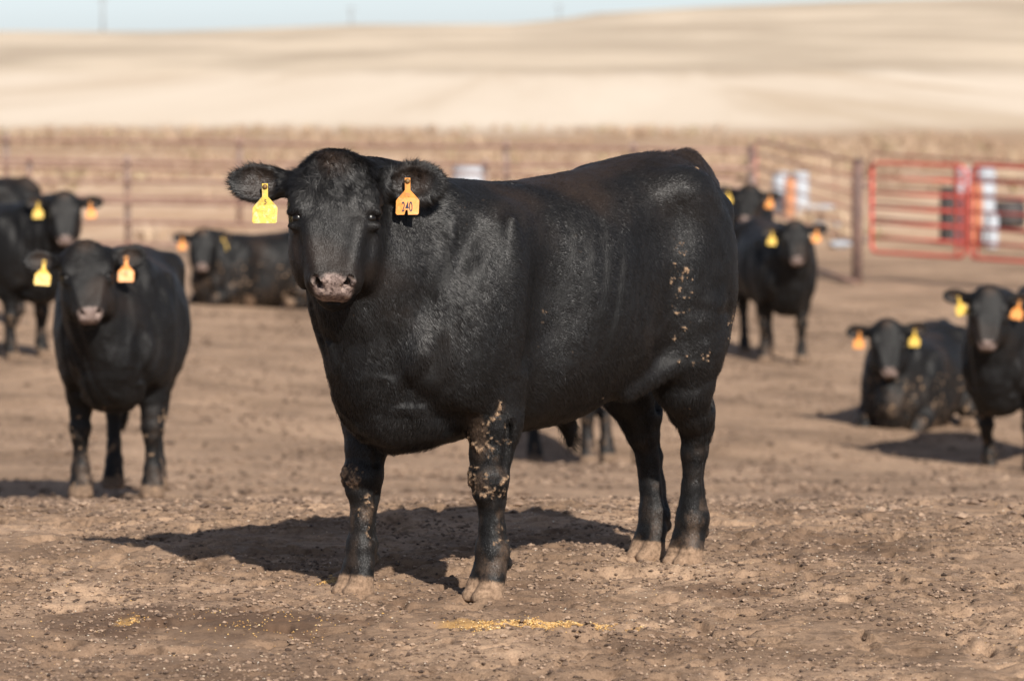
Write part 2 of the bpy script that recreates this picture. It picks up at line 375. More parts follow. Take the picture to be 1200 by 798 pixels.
# ------------------------------------------------------------------ fences, gates, posts
rust_m = painted('rusty_pipe', (.20, .11, .085), .65, (.30, .19, .15), .5, 0, 7)
grey_m = painted('weathered_steel', (.19, .14, .12), .6, (.26, .14, .09), .55, 0, 6)
red_m = painted('red_paint', (.50, .065, .045), .5, (.38, .12, .085), .6, 0, 6)
dull_m = painted('dull_red_paint', (.36, .12, .085), .6, (.30, .18, .13), .5, 0, 6)
dark_m = painted('dark_post', (.10, .065, .055), .75, (.17, .10, .08), .5, 0, 8)
def pipe_fence(name, ends, hts, posts, top, label, r=.028, pr=.045, base=-1.5, group=None):
    (u0, d0), (u1, d1) = ends
    p0, p1 = gpt(u0, d0), gpt(u1, d1)
    root = empty(name, (p0[0], p0[1], base)); tag(root, label, 'fence', group)
    L_ = math.hypot(p1[0] - p0[0], p1[1] - p0[1]); root.rotation_euler.z = math.atan2(p1[1] - p0[1], p1[0] - p0[0])
    for h in hts:
        m = MB(); n = max(4, int(L_ / 2)); pts = [(L_ * i / n, 0, h + .012 * math.sin(i * 1.7 + h * 9)) for i in range(n + 1)]
        m.tube(pts, r, 8); m.build('rail', rust_m, root)
    for u in posts:
        # where the fence line crosses that direction
        t = (u - 600) / 4500; den = (p1[0] - p0[0]) - t * (p1[1] - p0[1]); s = (t * p0[1] - p0[0]) / den
        m = MB(); m.tube([(s * L_, .075, -.3), (s * L_, .075, top), (s * L_, .075, top + .03)], [pr, pr, pr * .5], 10); m.build('post', grey_m, root)
    return root
pipe_fence('pipe_fence', ((-160, 58.6), (884, 54.5)), (.18, .49, .80, 1.10, 1.40), (-100, 32, 147, 400, 567, 720, 880), 1.46, 'rusty pipe rail fence with four thin rails behind the lying steer')
pipe_fence('pipe_fence', ((-300, 71), (876, 62.3)), (.45, .95, 1.42), (-140, 5, 278, 591, 740), 1.5, 'farther rusty pipe fence with wide rail gaps', r=.03, pr=.05)

def post(u, d, h, r, mat, label, base=None):
    x, y = gpt(u, d); zb = terrain(x, y) if base is None else base
    root = empty('fence_post', (x, y, float(zb))); tag(root, label, 'post')
    m = MB(); m.tube([(0, 0, -.3), (0, 0, h * .5), (.01, 0, h)], [r, r, r], 12); m.build('pole', mat, root)
    m = MB(); m.lathe([(r * 1.12, 0), (r * 1.12, .03), (r * .4, .05)], (.01, 0, h - .012), 12); m.build('cap', mat, root)
    for z in (h * .35, h * .8):
        m = MB(); m.tube([(-r * 1.6, 0, z), (r * 1.6, 0, z)], .018, 8); m.tube([(r * 1.6, 0, z - .05), (r * 1.6, 0, z + .06)], .02, 8); m.build('hinge', grey_m, root)
    return root
post(880, 62, 1.48, .075, dark_m, 'dark steel corner post where the red panel begins')
post(1005, 51, 1.62, .07, dark_m, 'tall brown gate post between red panel and red gate')

def red_gate(name, a, b, z0, z1, bars, label, cat, stile=.025, r=.020, mids=(), round_=.10, mat=None):
    red_m = mat or globals()['red_m']
    (u0, d0), (u1, d1) = a, b
    p0, p1 = gpt(u0, d0), gpt(u1, d1)
    root = empty(name, (p0[0], p0[1], -1.5)); tag(root, label, cat)
    L_ = math.hypot(p1[0] - p0[0], p1[1] - p0[1]); root.rotation_euler.z = math.atan2(p1[1] - p0[1], p1[0] - p0[0])
    m = MB(); c = round_; pts = []
    for cx, cz, s in ((c, z1 - c, 90), (L_ - c, z1 - c, 0), (L_ - c, z0 + c, -90), (c, z0 + c, -180)):
        for k in range(5):
            an = R(s + 90 - k * 22.5); pts.append((cx + c * math.cos(an), 0, cz + c * math.sin(an)))
    pts.append(pts[0]); m.tube(pts, stile, 8); m.build('frame', red_m, root)
    for k in range(1, bars - 1):
        z = z0 + (z1 - z0) * k / (bars - 1); m = MB(); m.tube([(0, 0, z), (L_ * .5, 0, z - .006), (L_, 0, z)], r, 8); m.build('bar', red_m, root)
    for t in mids:
        m = MB(); m.box((L_ * t - .02, -.032, z0), (L_ * t + .02, -.022, z1)); m.build('brace', red_m, root, False)
    return root
red_gate('metal_gate', (1022, 51.2), (1131, 49.9), .40, 1.59, 7, 'red tubular gate hung right of the tall brown post', 'gate', mids=(.93,))
red_gate('metal_gate', (1138, 49.8), (1300, 47.8), .40, 1.60, 7, 'red tubular gate cut by the right edge of the photo', 'gate', mids=(.06, .5))
red_gate('panel_fence', (886, 61.6), (1000, 51.6), .52, 1.60, 6, 'dull red tubular fence panel between dark corner post and brown post', 'fence', stile=.02, r=.016, mids=(.86,), mat=dull_m)
red_gate('panel_fence', (1020, 62), (1290, 55), .35, 1.38, 5, 'dull red tubular fence panel farther back behind the red gates', 'fence', stile=.022, r=.016, mat=dull_m, mids=(.4,))
# fallen rail by the post
m = MB(); x0, y0 = gpt(958, 52.5); x1, y1 = gpt(1003, 50.3)
m.tube([(x0, y0, float(terrain(x0, y0)) + .10), (x1, y1, float(terrain(x1, y1)) + .05)], .025, 8)
tag(m.build('loose_pipe', rust_m), 'thin rusty pipe lying on the dirt at the foot of the gate post', 'pipe')

# containers behind the fence
white_m = painted('white_plastic', (.38, .41, .45), .6, (.33, .34, .36), .6)
orange_m = painted('orange_plastic', (.46, .21, .11), .5, (.55, .22, .08), .6)
black_m = painted('black_rubber', (.035, .03, .03), .7, (.08, .06, .05), .6)
def drum(name, x, y, r, h, mat, label, cat, zb=-1.5, tilt=0, group=None):
    root = empty(name, (x, y, zb)); root.rotation_euler.y = tilt; tag(root, label, cat, group)
    m = MB(); m.lathe([(r * .9, 0), (r * .97, .02), (r, h * .08), (r, h * .32), (r * 1.015, h * .335), (r, h * .35), (r, h * .64), (r * 1.015, h * .655), (r, h * .67), (r, h * .9), (r * .93, h * .97), (r * .9, h)], seg=28)
    m.build('drum_body', mat, root)
    m = MB(); m.lathe([(r * .95, h * .96), (r * .95, h + .025), (r * .86, h + .03), (r * .84, h + .004)], seg=28); m.build('rim', mat, root)
    m = MB(); m.lathe([(r * .14, h), (r * .14, h + .03)], (r * .5, 0, 0), 10); m.build('plug', mat, root)
    return root
def tub(name, u, d, w_, h, mat, label, zb=-1.5):
    x, y = gpt(u, d); root = empty(name, (x, y, zb)); tag(root, label, 'tub')
    m = MB(); m.box((-w_ / 2, -.25, 0), (w_ / 2, .25, h), .03); m.build('tub_body', mat, root, False)
    m = MB(); m.box((-w_ / 2 - .03, -.28, h - .05), (w_ / 2 + .03, .28, h - .01), .01); m.build('rim', mat, root, False)
    return root
x, y = gpt(915, 70); drum('plastic_drum', x, y, .155, .76, white_m, 'white plastic drum left of the orange one behind the red panel', 'drum')
x, y = gpt(938, 70); drum('plastic_drum', x, y, .155, .76, white_m, 'white plastic drum right of the orange one behind the red panel', 'drum')
x, y = gpt(926, 69.4); drum('plastic_drum', x, y, .105, .68, orange_m, 'slim orange drum in front of two white drums', 'drum')
x, y = gpt(1128, 60); drum('plastic_drum', x, y, .14, 1.18, white_m, 'tall bluish white drum just left of the gate stiles', 'drum')
x, y = gpt(1154, 60.4); drum('plastic_drum', x, y, .17, 1.2, white_m, 'tall white drum just right of the gate stiles', 'drum')
x, y = gpt(1143, 59.6); drum('plastic_drum', x, y, .12, .95, orange_m, 'orange drum between two tall white ones behind the gate', 'drum')
x, y = gpt(1163, 59.2); drum('plastic_bucket', x, y, .10, .5, white_m, 'small white bucket beside the tall white drum', 'bucket')
x, y = gpt(1111, 61); drum('rubber_drum', x, y, .13, .85, black_m, 'black drum standing behind the bars of the red gate', 'drum')
x, y = gpt(1182, 66); drum('rubber_drum', x, y, .30, .40, black_m, 'low black rubber tub behind the gate at the right edge', 'tub')
tub('feed_tub', 970, 65, .36, .12, white_m, 'low white tub on the ground behind the red fence panel')
tub('feed_tub', 962, 72, .42, .10, white_m, 'farthest low white tub, seen between the upper bars of the red panel')
tub('feed_tub', 985, 59.4, .24, .10, white_m, 'small white block nearest the brown gate post')
x, y = gpt(550, 72); drum('water_tank', x, y, .32, .80, white_m, 'wide white tank behind the big steer\'s shoulder', 'tank')

# power poles on the horizon
wood_m = painted('pole_wood', (.16, .12, .10), .85, (.10, .08, .07), .5)
def pole(u, d, h, label):
    x, y = gpt(u, d); root = empty('power_pole', (x, y, float(terrain(x, y)))); tag(root, label, 'power pole', 'power poles on the horizon')
    m = MB(); m.tube([(0, 0, -.5), (0, 0, h)], [.17, .11], 8); m.build('mast', wood_m, root)
    m = MB(); m.box((-1.1, -.06, h - .75), (1.1, .06, h - .6)); m.build('crossarm', wood_m, root, False)
    for k in (-1, 0, 1):
        m = MB(); m.lathe([(.05, 0), (.07, .1), (.04, .2)], (k * .95, 0, h - .6 if k else h), 8); m.build('insulator', white_m, root)
pole(122, 780, 7.5, 'power pole on the flat skyline at the left'); pole(412, 900, 5.5, 'power pole on the skyline above the big steer\'s head'); pole(655, 1000, 6, 'power pole on the hill slope above the big steer\'s back')

# ================================================================== cattle
class Field:
    """signed distance field on a grid; primitives are blended in, then meshed with surface nets"""
    def __init__(s, lo, hi, h):
        s.lo = np.array(lo, float); s.h = h; s.n = np.ceil((np.array(hi) - s.lo) / h).astype(int) + 1
        s.D = np.full(s.n, 1.0, np.float32)
    def box(s, lo, hi):
        a = np.clip(np.floor((np.array(lo) - s.lo) / s.h).astype(int), 0, s.n); b = np.clip(np.ceil((np.array(hi) - s.lo) / s.h).astype(int) + 1, 0, s.n)
        sl = tuple(slice(i, j) for i, j in zip(a, b))
        g = [(s.lo[k] + s.h * np.arange(a[k], b[k])).astype(np.float32) for k in range(3)]
        return sl, g[0][:, None, None], g[1][None, :, None], g[2][None, None, :]
    def put(s, lo, hi, fn, k, sub=False):
        p = k + 2.5 * s.h
        sl, x, y, z = s.box(np.array(lo) - p, np.array(hi) + p)
        if 0 in s.D[sl].shape: return
        d = fn(x, y, z).astype(np.float32); a = s.D[sl]
        if sub:
            d = -d; q = np.clip(k - np.abs(a - d), 0, None) / max(k, 1e-6); s.D[sl] = np.maximum(a, d) + q * q * k * .25
        else:
            q = np.clip(k - np.abs(a - d), 0, None) / max(k, 1e-6); s.D[sl] = np.minimum(a, d) - q * q * k * .25
    def cone(s, a, b, ra, rb, k=.03, sub=False, sq=(1, 1, 1)):
        a = np.array(a, float); b = np.array(b, float); ab = b - a; L2 = max(ab @ ab, 1e-9)
        def fn(x, y, z):
            t = np.clip(((x - a[0]) * ab[0] + (y - a[1]) * ab[1] + (z - a[2]) * ab[2]) / L2, 0, 1)
            return np.sqrt(((x - a[0] - t * ab[0]) / sq[0]) ** 2 + ((y - a[1] - t * ab[1]) / sq[1]) ** 2 + ((z - a[2] - t * ab[2]) / sq[2]) ** 2) - (ra + t * (rb - ra))
        r = max(ra, rb) * max(1, *sq)
        s.put(np.minimum(a, b) - r, np.maximum(a, b) + r, fn, k, sub)
    def chain(s, pts, k=.03):
        for (p, r), (q, t) in zip(pts[:-1], pts[1:]): s.cone(p, q, r, t, k)
    def ell(s, c, r, k=.05, M=None, sub=False):
        c = np.array(c, float); r = np.array(r, float); M = np.eye(3) if M is None else np.array(M)
        def fn(x, y, z):
            X, Y, Z = x - c[0], y - c[1], z - c[2]
            q = [(M[i, 0] * X + M[i, 1] * Y + M[i, 2] * Z) / r[i] for i in range(3)]
            k0 = np.sqrt(q[0] ** 2 + q[1] ** 2 + q[2] ** 2); k1 = np.sqrt((q[0] / r[0]) ** 2 + (q[1] / r[1]) ** 2 + (q[2] / r[2]) ** 2)
            return k0 * (k0 - 1) / np.maximum(k1, 1e-5)
        e = np.sqrt(((M.T * r) ** 2).sum(1)); s.put(c - e, c + e, fn, k, sub)
    def loft(s, st, k=.05, o=(0, 0, 0), M=None, pu=2.3, pl=2.2):
        """stations (x, top, bottom, half width) along the local x axis"""
        st = np.array(st, float); o = np.array(o, float); M = np.eye(3) if M is None else np.array(M)
        xs = np.linspace(st[0, 0], st[-1, 0], 90)
        t = np.interp(xs, st[:, 0], np.arange(len(st))); i = np.clip(t.astype(int), 0, len(st) - 2); f = (t - i)[:, None]
        P0, P1, P2, P3 = st[np.maximum(i - 1, 0)], st[i], st[i + 1], st[np.minimum(i + 2, len(st) - 1)]
        T = .5 * (2 * P1 + (P2 - P0) * f + (2 * P0 - 5 * P1 + 4 * P2 - P3) * f ** 2 + (3 * P1 - P0 - 3 * P2 + P3) * f ** 3)
        def fn(x, y, z):
            X = M[0, 0] * (x - o[0]) + M[0, 1] * (y - o[1]) + M[0, 2] * (z - o[2])
            Y = M[1, 0] * (x - o[0]) + M[1, 1] * (y - o[1]) + M[1, 2] * (z - o[2])
            Z = M[2, 0] * (x - o[0]) + M[2, 1] * (y - o[1]) + M[2, 2] * (z - o[2])
            tp = np.interp(X, xs, T[:, 1]); bt = np.interp(X, xs, T[:, 2]); wd = np.interp(X, xs, T[:, 3])
            zc = (tp + bt) / 2; hh = (tp - bt) / 2
            qy = np.abs(Y) / wd; qz = (Z - zc) / hh
            p = np.where(qz > 0, pu, pl)
            k0 = (qy ** p + np.abs(qz) ** p) ** (1 / p)
            k1 = np.sqrt((qy / wd) ** 2 + (qz / hh) ** 2) / np.maximum(np.sqrt(qy ** 2 + qz ** 2), 1e-4)
            d = (k0 - 1) / np.maximum(k1, 1e-4)
            e = np.maximum(xs[0] - X, X - xs[-1])
            return np.where(e > 0, np.sqrt(np.maximum(d, 0) ** 2 + e ** 2), np.maximum(d, e))
        cs = []
        for q in T[::6]:
            for yy in (-q[3], q[3]):
                for zz in (q[1], q[2]): cs.append(o + M.T @ np.array([q[0], yy, zz]))
        for q in (T[0], T[-1]): cs += [o + M.T @ np.array([q[0], s_ * q[3], z_]) for s_ in (-1, 1) for z_ in (q[1], q[2])]
        cs = np.array(cs); s.put(cs.min(0), cs.max(0), fn, k)
    def nets(s):
        D = s.D; I = D < 0; nx, ny, nz = D.shape
        c = np.zeros((nx - 1, ny - 1, nz - 1), np.uint8)
        offs = [(i, j, k) for i in (0, 1) for j in (0, 1) for k in (0, 1)]
        for i, j, k in offs: c += I[i:nx - 1 + i, j:ny - 1 + j, k:nz - 1 + k]
        act = np.argwhere((c > 0) & (c < 8)); idm = np.full(c.shape, -1, np.int32); idm[tuple(act.T)] = np.arange(len(act))
        acc = np.zeros((len(act), 3)); cnt = np.zeros(len(act))
        val = {o_: D[tuple((act + o_).T)] for o_ in offs}
        for a in offs:
            for ax in range(3):
                if a[ax]: continue
                b = list(a); b[ax] = 1; b = tuple(b)
                va, vb = val[a], val[b]; m = (va < 0) != (vb < 0)
                t = va[m] / (va[m] - vb[m]); p = np.tile(np.array(a, float), (m.sum(), 1)); p[:, ax] = t
                acc[m] += p; cnt[m] += 1
        V = s.lo + s.h * (act + acc / cnt[:, None])
        F = []
        for ax in range(3):
            a = [slice(None)] * 3; b = [slice(None)] * 3; a[ax] = slice(0, -1); b[ax] = slice(1, None)
            A, B = I[tuple(a)], I[tuple(b)]; e = np.argwhere(A != B)
            u, v = (ax + 1) % 3, (ax + 2) % 3
            e = e[(e[:, u] > 0) & (e[:, v] > 0) & (e[:, u] < D.shape[u] - 1) & (e[:, v] < D.shape[v] - 1)]
            du = np.zeros(3, int); dv = np.zeros(3, int); du[u] = 1; dv[v] = 1
            q = np.stack([idm[tuple((e - du - dv).T)], idm[tuple((e - dv).T)], idm[tuple(e.T)], idm[tuple((e - du).T)]], 1)
            flip = ~A[tuple(e.T)]; q[flip] = q[flip][:, ::-1]; F.append(q)
        return V, np.concatenate(F)

def rotz(a): c, s_ = math.cos(a), math.sin(a); return np.array([[c, -s_, 0], [s_, c, 0], [0, 0, 1.]])
def head_frame(P):
    """rows: down-the-face axis, lateral (towards the animal's left), outward normal of the face"""
    n = np.array([math.cos(P['yaw']), math.sin(P['yaw']), 0]); l = np.array([-n[1], n[0], 0]); z = np.array([0, 0, 1.])
    pt = P['pitch']; a = math.cos(pt) * n - math.sin(pt) * z; u = math.sin(pt) * n + math.cos(pt) * z
    ro = P.get('roll', 0); c, s_ = math.cos(ro), math.sin(ro)     # roll about the viewing direction n
    def rr(v): return v * c + np.cross(n, v) * s_ + n * (n @ v) * (1 - c)
    return np.stack([rr(a), rr(l), rr(u)])

TRUNK = [(-.80, 1.19, 1.02, .04), (-.77, 1.265, .92, .10), (-.71, 1.325, .82, .16), (-.61, 1.372, .79, .215), (-.49, 1.398, .715, .255), (-.36, 1.385, .65, .285), (-.2, 1.352, .575, .315),
         (0, 1.328, .515, .335), (.2, 1.318, .495, .33), (.4, 1.325, .495, .30), (.55, 1.31, .485, .27), (.70, 1.25, .475, .215), (.82, 1.14, .56, .150), (.89, 1.04, .66, .095), (.93, .96, .76, .04)]
HERO = dict(poll=(.985, .045, 1.405), yaw=R(46), pitch=R(60), roll=0, dz=0, fat=1,
    fore=[[((.44, .20, .70), .105), ((.45, .205, .56), .083), ((.462, .205, .46), .067), ((.468, .205, .37), .059), ((.462, .205, .31), .046), ((.462, .205, .22), .040), ((.462, .205, .145), .052), ((.472, .205, .09), .049)],
          [((.60, -.20, .70), .10), ((.635, -.19, .56), .082), ((.66, -.18, .46), .066), ((.675, -.175, .37), .060), ((.675, -.172, .31), .046), ((.685, -.17, .22), .040), ((.69, -.168, .145), .051), ((.70, -.166, .09), .048)]],
    hind=[[((-.46, .17, .88), .14), ((-.465, .17, .74), .130), ((-.475, .165, .62), .106), ((-.525, .155, .525), .078), ((-.555, .145, .47), .057), ((-.56, .135, .38), .043), ((-.565, .125, .26), .040), ((-.575, .115, .15), .054), ((-.565, .105, .09), .05)],
          [((-.44, -.17, .85), .14), ((-.46, -.15, .70), .125), ((-.505, -.13, .58), .100), ((-.55, -.115, .49), .076), ((-.56, -.11, .43), .056), ((-.59, -.105, .34), .043), ((-.60, -.10, .24), .040), ((-.60, -.095, .14), .052), ((-.585, -.09, .09), .05)]],
    hoofdir=[0, 0, 0, 0])

def cow_field(P, h):
    dz = P['dz']; up = np.array([0, 0, dz]); fat = P['fat']
    M = head_frame(P); H0 = np.array(P['poll'], float)
    def hp(a, l, u): return H0 + a * M[0] + l * M[1] + u * M[2]
    ends = [p for c in P['fore'] + P['hind'] for p, _ in c]
    ex = np.array(ends + [H0, hp(.6, 0, 0), hp(.1, .33, .1), hp(.1, -.33, .1)])
    lo = np.minimum(ex.min(0) - .16, [-1.02, -.42 * fat, -.01]); hi = np.maximum(ex.max(0) + .16, [1.08, .42 * fat, 1.5 + dz])
    lo[2] = -.03
    F = Field(lo, hi, h)
    F.loft([(x, t + dz, b + dz, w_ * fat) for x, t, b, w_ in TRUNK], .01)
    lying = P.get('lying')
    for sd in (1, -1):
        F.ell((.50, .20 * sd, .93 + dz), (.19, .125, .33), .09, rotz(0) @ np.array([[1, 0, .25], [0, 1, 0], [-.25, 0, 1]]) / 1.03)          # shoulder
        F.ell((.62, .15 * sd, 1.12 + dz), (.12, .09, .20), .08)
        F.ell((.72, .165 * sd, .82 + dz), (.115, .085, .13), .035)                 # point of shoulder
        F.ell((.37, .235 * sd * fat, .82 + dz), (.14, .075, .17), .035)            # triceps
        if not lying:
            F.ell((.45 if sd > 0 else .55, .205 * sd, .70 + dz), (.12, .085, .16), .05)
            F.ell((-.50, .165 * sd, .97 + dz), (.205, .12, .31), .08)         # round
            F.ell((-.42, .225 * sd, .99 + dz), (.15, .085, .27), .035)         # front of the thigh
            F.ell((-.43, .185 * sd, .775 + dz), (.13, .085, .14), .06)         # stifle
            F.cone((-.16, .20 * sd, .615 + dz), (-.42, .22 * sd, .735 + dz), .022, .050, .06)   # flank fold
            F.cone((-.36, .325 * sd, .885 + dz), (-.66, .275 * sd, .855 + dz), .022, .018, .028, sub=True)
            F.ell((-.50, .20 * sd, .785 + dz), (.13, .09, .10), .025)
        else:
            F.ell((-.50, .20 * sd, .93 + dz), (.25, .19, .28), .09)
        F.ell((-.42, .215 * sd * fat, 1.28 + dz), (.10, .055, .06), .11)      # hook bone
        F.ell((-.74, .08 * sd, 1.18 + dz), (.05, .05, .06), .07)               # pin bone
        F.ell((-.27, .385 * sd * fat, 1.17 + dz), (.12, .095, .10), .10, sub=True)
        F.cone((.30, .362 * sd * fat, 1.12 + dz), (.36, .325 * sd * fat, .60 + dz), .038, .050, .10, sub=True)
        F.cone((.60, .30 * sd, 1.20 + dz), (.80, .275 * sd, .93 + dz), .046, .044, .05, sub=True)
        F.cone((.84, .22 * sd, .92 + dz), (.90, .16 * sd, .66 + dz), .03, .03, .06, sub=True)
        F.cone((.60, .21 * sd, .56 + dz), (.80, .19 * sd, .68 + dz), .042, .03, .04, sub=True)
        F.cone((-.30, .335 * sd * fat, .98 + dz), (-.26, .32 * sd * fat, .70 + dz), .025, .04, .07, sub=True)
        F.ell((.47, .30 * sd, 1.0 + dz), (.035, .022, .22), .05)
        F.ell((-.20, .385 * sd * fat, 1.0 + dz), (.09, .07, .24), .10, sub=True)      # hollow flank
        F.ell((.26, .395 * sd * fat, 1.0 + dz), (.07, .07, .22), .13, sub=True)         # behind the shoulder
    F.cone((-.77, 0, 1.28 + dz), (-.66, 0, 1.34 + dz), .04, .06, .07)         # tail head
    # brisket, dewlap
    F.ell((.68, 0, .60 + dz), (.17, .125, .11), .06)
    F.ell((.82, .01, .78 + dz), (.10, .10, .18), .05)
    # neck
    back = hp(.05, 0, -.10); mid = hp(.20, 0, -.16); jaw = hp(.27, 0, -.20)
    for (a, ra), (b, rb) in ((((.42, 0, 1.10 + dz), .20), (back, .125)), (((.58, 0, .95 + dz), .235), (mid, .135)), (((.66, 0, .80 + dz), .21), (jaw, .085)), (((.82, .02, .76 + dz), .095), (jaw - .03 * M[0] - .02 * M[2], .06))):
        a = np.array(a); b = np.array(b)
        c1 = a * .45 + b * .55 + np.array([0.0, 0, 0]); rm = ra * .45 + rb * .55
        F.cone(a, c1, ra, rm * 1.03, .07); F.cone(c1, b, rm * 1.03, rb, .06)
    # head
    HL = [(-.012, .010, -.09, .06), (.008, .032, -.12, .098), (.04, .046, -.15, .128), (.09, .055, -.175, .142), (.15, .052, -.20, .145), (.21, .044, -.215, .137), (.265, .038, -.205, .130), (.31, .032, -.175, .118),
          (.345, .026, -.13, .100), (.385, .016, -.103, .084), (.422, -.002, -.10, .072), (.446, -.028, -.09, .050)]
    F.loft(HL, .035, H0, M, 2.7, 2.1)
    F.ell(hp(.035, 0, .012), (.052, .085, .048), .04, M)                          # poll knob
    F.ell(hp(.398, 0, -.045), (.052, .084, .062), .03, M)                       # muzzle
    F.ell(hp(.408, 0, -.120), (.052, .060, .036), .022, M)                      # chin
    for sd in (1, -1):
        F.ell(hp(.265, .095 * sd, -.12), (.115, .046, .09), .04, M)               # cheek
        F.ell(hp(.155, .108 * sd, .022), (.05, .030, .024), .03, M)             # brow
        F.cone(hp(.24, .075 * sd, .012), hp(.37, .052 * sd, .005), .022, .016, .03)   # bone below the eye
        F.ell(hp(.205, .128 * sd, .016), (.024, .020, .026), .018, M, sub=True)   # socket
        F.ell(hp(.230, .116 * sd, .002), (.014, .028, .014), .02, M)           # lower lid
        F.ell(hp(.187, .116 * sd, .012), (.014, .030, .019), .016, M)           # upper lid
        F.ell(hp(.315, .120 * sd, -.0), (.05, .016, .03), .03, M, sub=True)    # hollow of the cheek
        F.ell(hp(.414, .044 * sd, .002), (.024, .028, .022), .014, M)          # nostril wing
        F.cone(hp(.441, .034 * sd, -.008), hp(.418, .055 * sd, .013), .0100, .0135, .006, sub=True)
        F.cone(hp(.434, .044 * sd, .002), hp(.405, .038 * sd, -.03), .012, .008, .006, sub=True)
        F.cone(hp(.455, 0, -.088), hp(.400, .080 * sd, -.094), .0055, .0055, .007, sub=True)   # mouth
    # ears
    ears = []
    for sd in (1, -1):
        e = P.get('ears', ((.03, .10, .02), (.05, .08, .0)))[0 if sd > 0 else 1]
        a = hp(.055, .115 * sd, -.055)                              # root
        ed = .0 * M[0] + sd * M[1] * 1.0 + M[2] * .0
        dv = sd * M[1] - M[0] * e[0] + M[2] * e[2]; dv /= np.linalg.norm(dv)
        nrm = M[2] * .88 + M[0] * (.45 if sd > 0 else .35) ; nrm -= dv * (nrm @ dv); nrm /= np.linalg.norm(nrm)
        sid = np.cross(nrm, dv); ME = np.stack([dv, sid, nrm])
        c = a + dv * .125
        F.cone(a, a + dv * .06, .042, .036, .03)
        F.ell(c, (.095, .060, .022), .02, ME)
        F.ell(c + nrm * .020 + dv * .008, (.083, .048, .023), .008, ME, sub=True)
        ears.append((c, ME, a))
    # legs
    for ci, ch in enumerate(P['fore'] + P['hind']):
        F.chain(ch[:3], .03); F.chain(ch[2:], .016)
        (pa, ra), (pb, rb) = ch[-2], ch[-1]; pb = np.array(pb)
        if ci < 2 and not lying:
            kn = np.array(ch[3][0]); F.ell(kn + [.014, 0, .012], (.054, .063, .058), .018); F.ell(kn + [.03, 0, -.045], (.03, .036, .025), .02)
            for s2 in (1, -1):
                F.cone(np.array(ch[4][0]) + [-.012, .050 * s2, 0], np.array(ch[6][0]) + [-.012, .046 * s2, .03], .012, .010, .014, sub=True)
                F.cone(np.array(ch[2][0]) + [.0, .072 * s2, .10], kn + [-.01, .066 * s2, .05], .014, .012, .02, sub=True)
        if ci >= 2 and not lying:
            hk = np.array(ch[3][0]); F.cone(hk + [-.045, 0, .045], hk + [-.045, 0, -.02], .026, .030, .016); F.cone(hk + [-.05, 0, .05], np.array(ch[1][0]) + [-.09, 0, 0], .019, .035, .02)
            for s2 in (1, -1):
                F.cone(hk + [-.022, .062 * s2, .03], hk + [-.035, .075 * s2, .13], .015, .020, .025, sub=True)
                F.cone(np.array(ch[5][0]) + [-.014, .046 * s2, .05], np.array(ch[7][0]) + [-.014, .048 * s2, .04], .012, .010, .014, sub=True)
        hd = P['hoofdir'][ci]; fx = np.array([math.cos(hd), math.sin(hd), 0]); fy = np.array([-fx[1], fx[0], 0])
        MH = np.stack([fx, fy, [0, 0, 1.]]) if not lying else P['hoofM'][ci]
        base = pb - .055 * MH[2] + .022 * MH[0]
        for sd in (1, -1):
            T_ = MH
            F.cone(pb + .018 * sd * MH[1] + .002 * MH[0] - .01 * MH[2], base + .028 * sd * MH[1] + .0 * MH[0] - .034 * MH[2], .034, .043, .012)
            F.cone(base + .028 * sd * MH[1] + .01 * MH[0] - .02 * MH[2], base + .025 * sd * MH[1] + .042 * MH[0] - .035 * MH[2], .036, .028, .012)
            F.cone(pb + .022 * sd * MH[1], base + .03 * sd * MH[1], .036, .034, .016)
            F.ell(pb + .026 * sd * MH[1] - .052 * MH[0] + .012 * MH[2], (.015, .014, .020), .012, T_)
        F.cone(base + .085 * MH[0] - .05 * MH[2], base + .050 * MH[0] + .018 * MH[2], .009, .006, .006, sub=True)
    if not lying:
        F.cone((-.06, 0, .54 + dz), (-.09, 0, .49 + dz), .045, .024, .04); F.cone((-.09, 0, .49 + dz), (-.095, 0, .43 + dz), .018, .008, .02)
        F.chain([((-.77, -.0, 1.27), .03), ((-.815, -.04, 1.10), .023), ((-.80, -.08, .80), .017), ((-.79, -.09, .62), .016), ((-.79, -.09, .52), .034), ((-.79, -.09, .38), .026), ((-.79, -.09, .32), .01)], .02)
    else:
        F.chain([((-.77, 0, 1.27 + dz), .03), ((-.86, .05, 1.0 + dz), .022), ((-.88, .12, .08), .02), ((-.75, .3, .03), .03)], .02)
    if not lying:   # flat soles
        sl, x, y, z = F.box(lo, (hi[0], hi[1], .06)); F.D[sl] = np.maximum(F.D[sl], (-.012 - z))
    return F, M, H0, ears

def inside(V, c, r):
    c = np.array(c); r = np.array(r) * np.ones(3); return np.clip(1.35 - np.sqrt((((V - c) / r) ** 2).sum(1)), 0, 1)

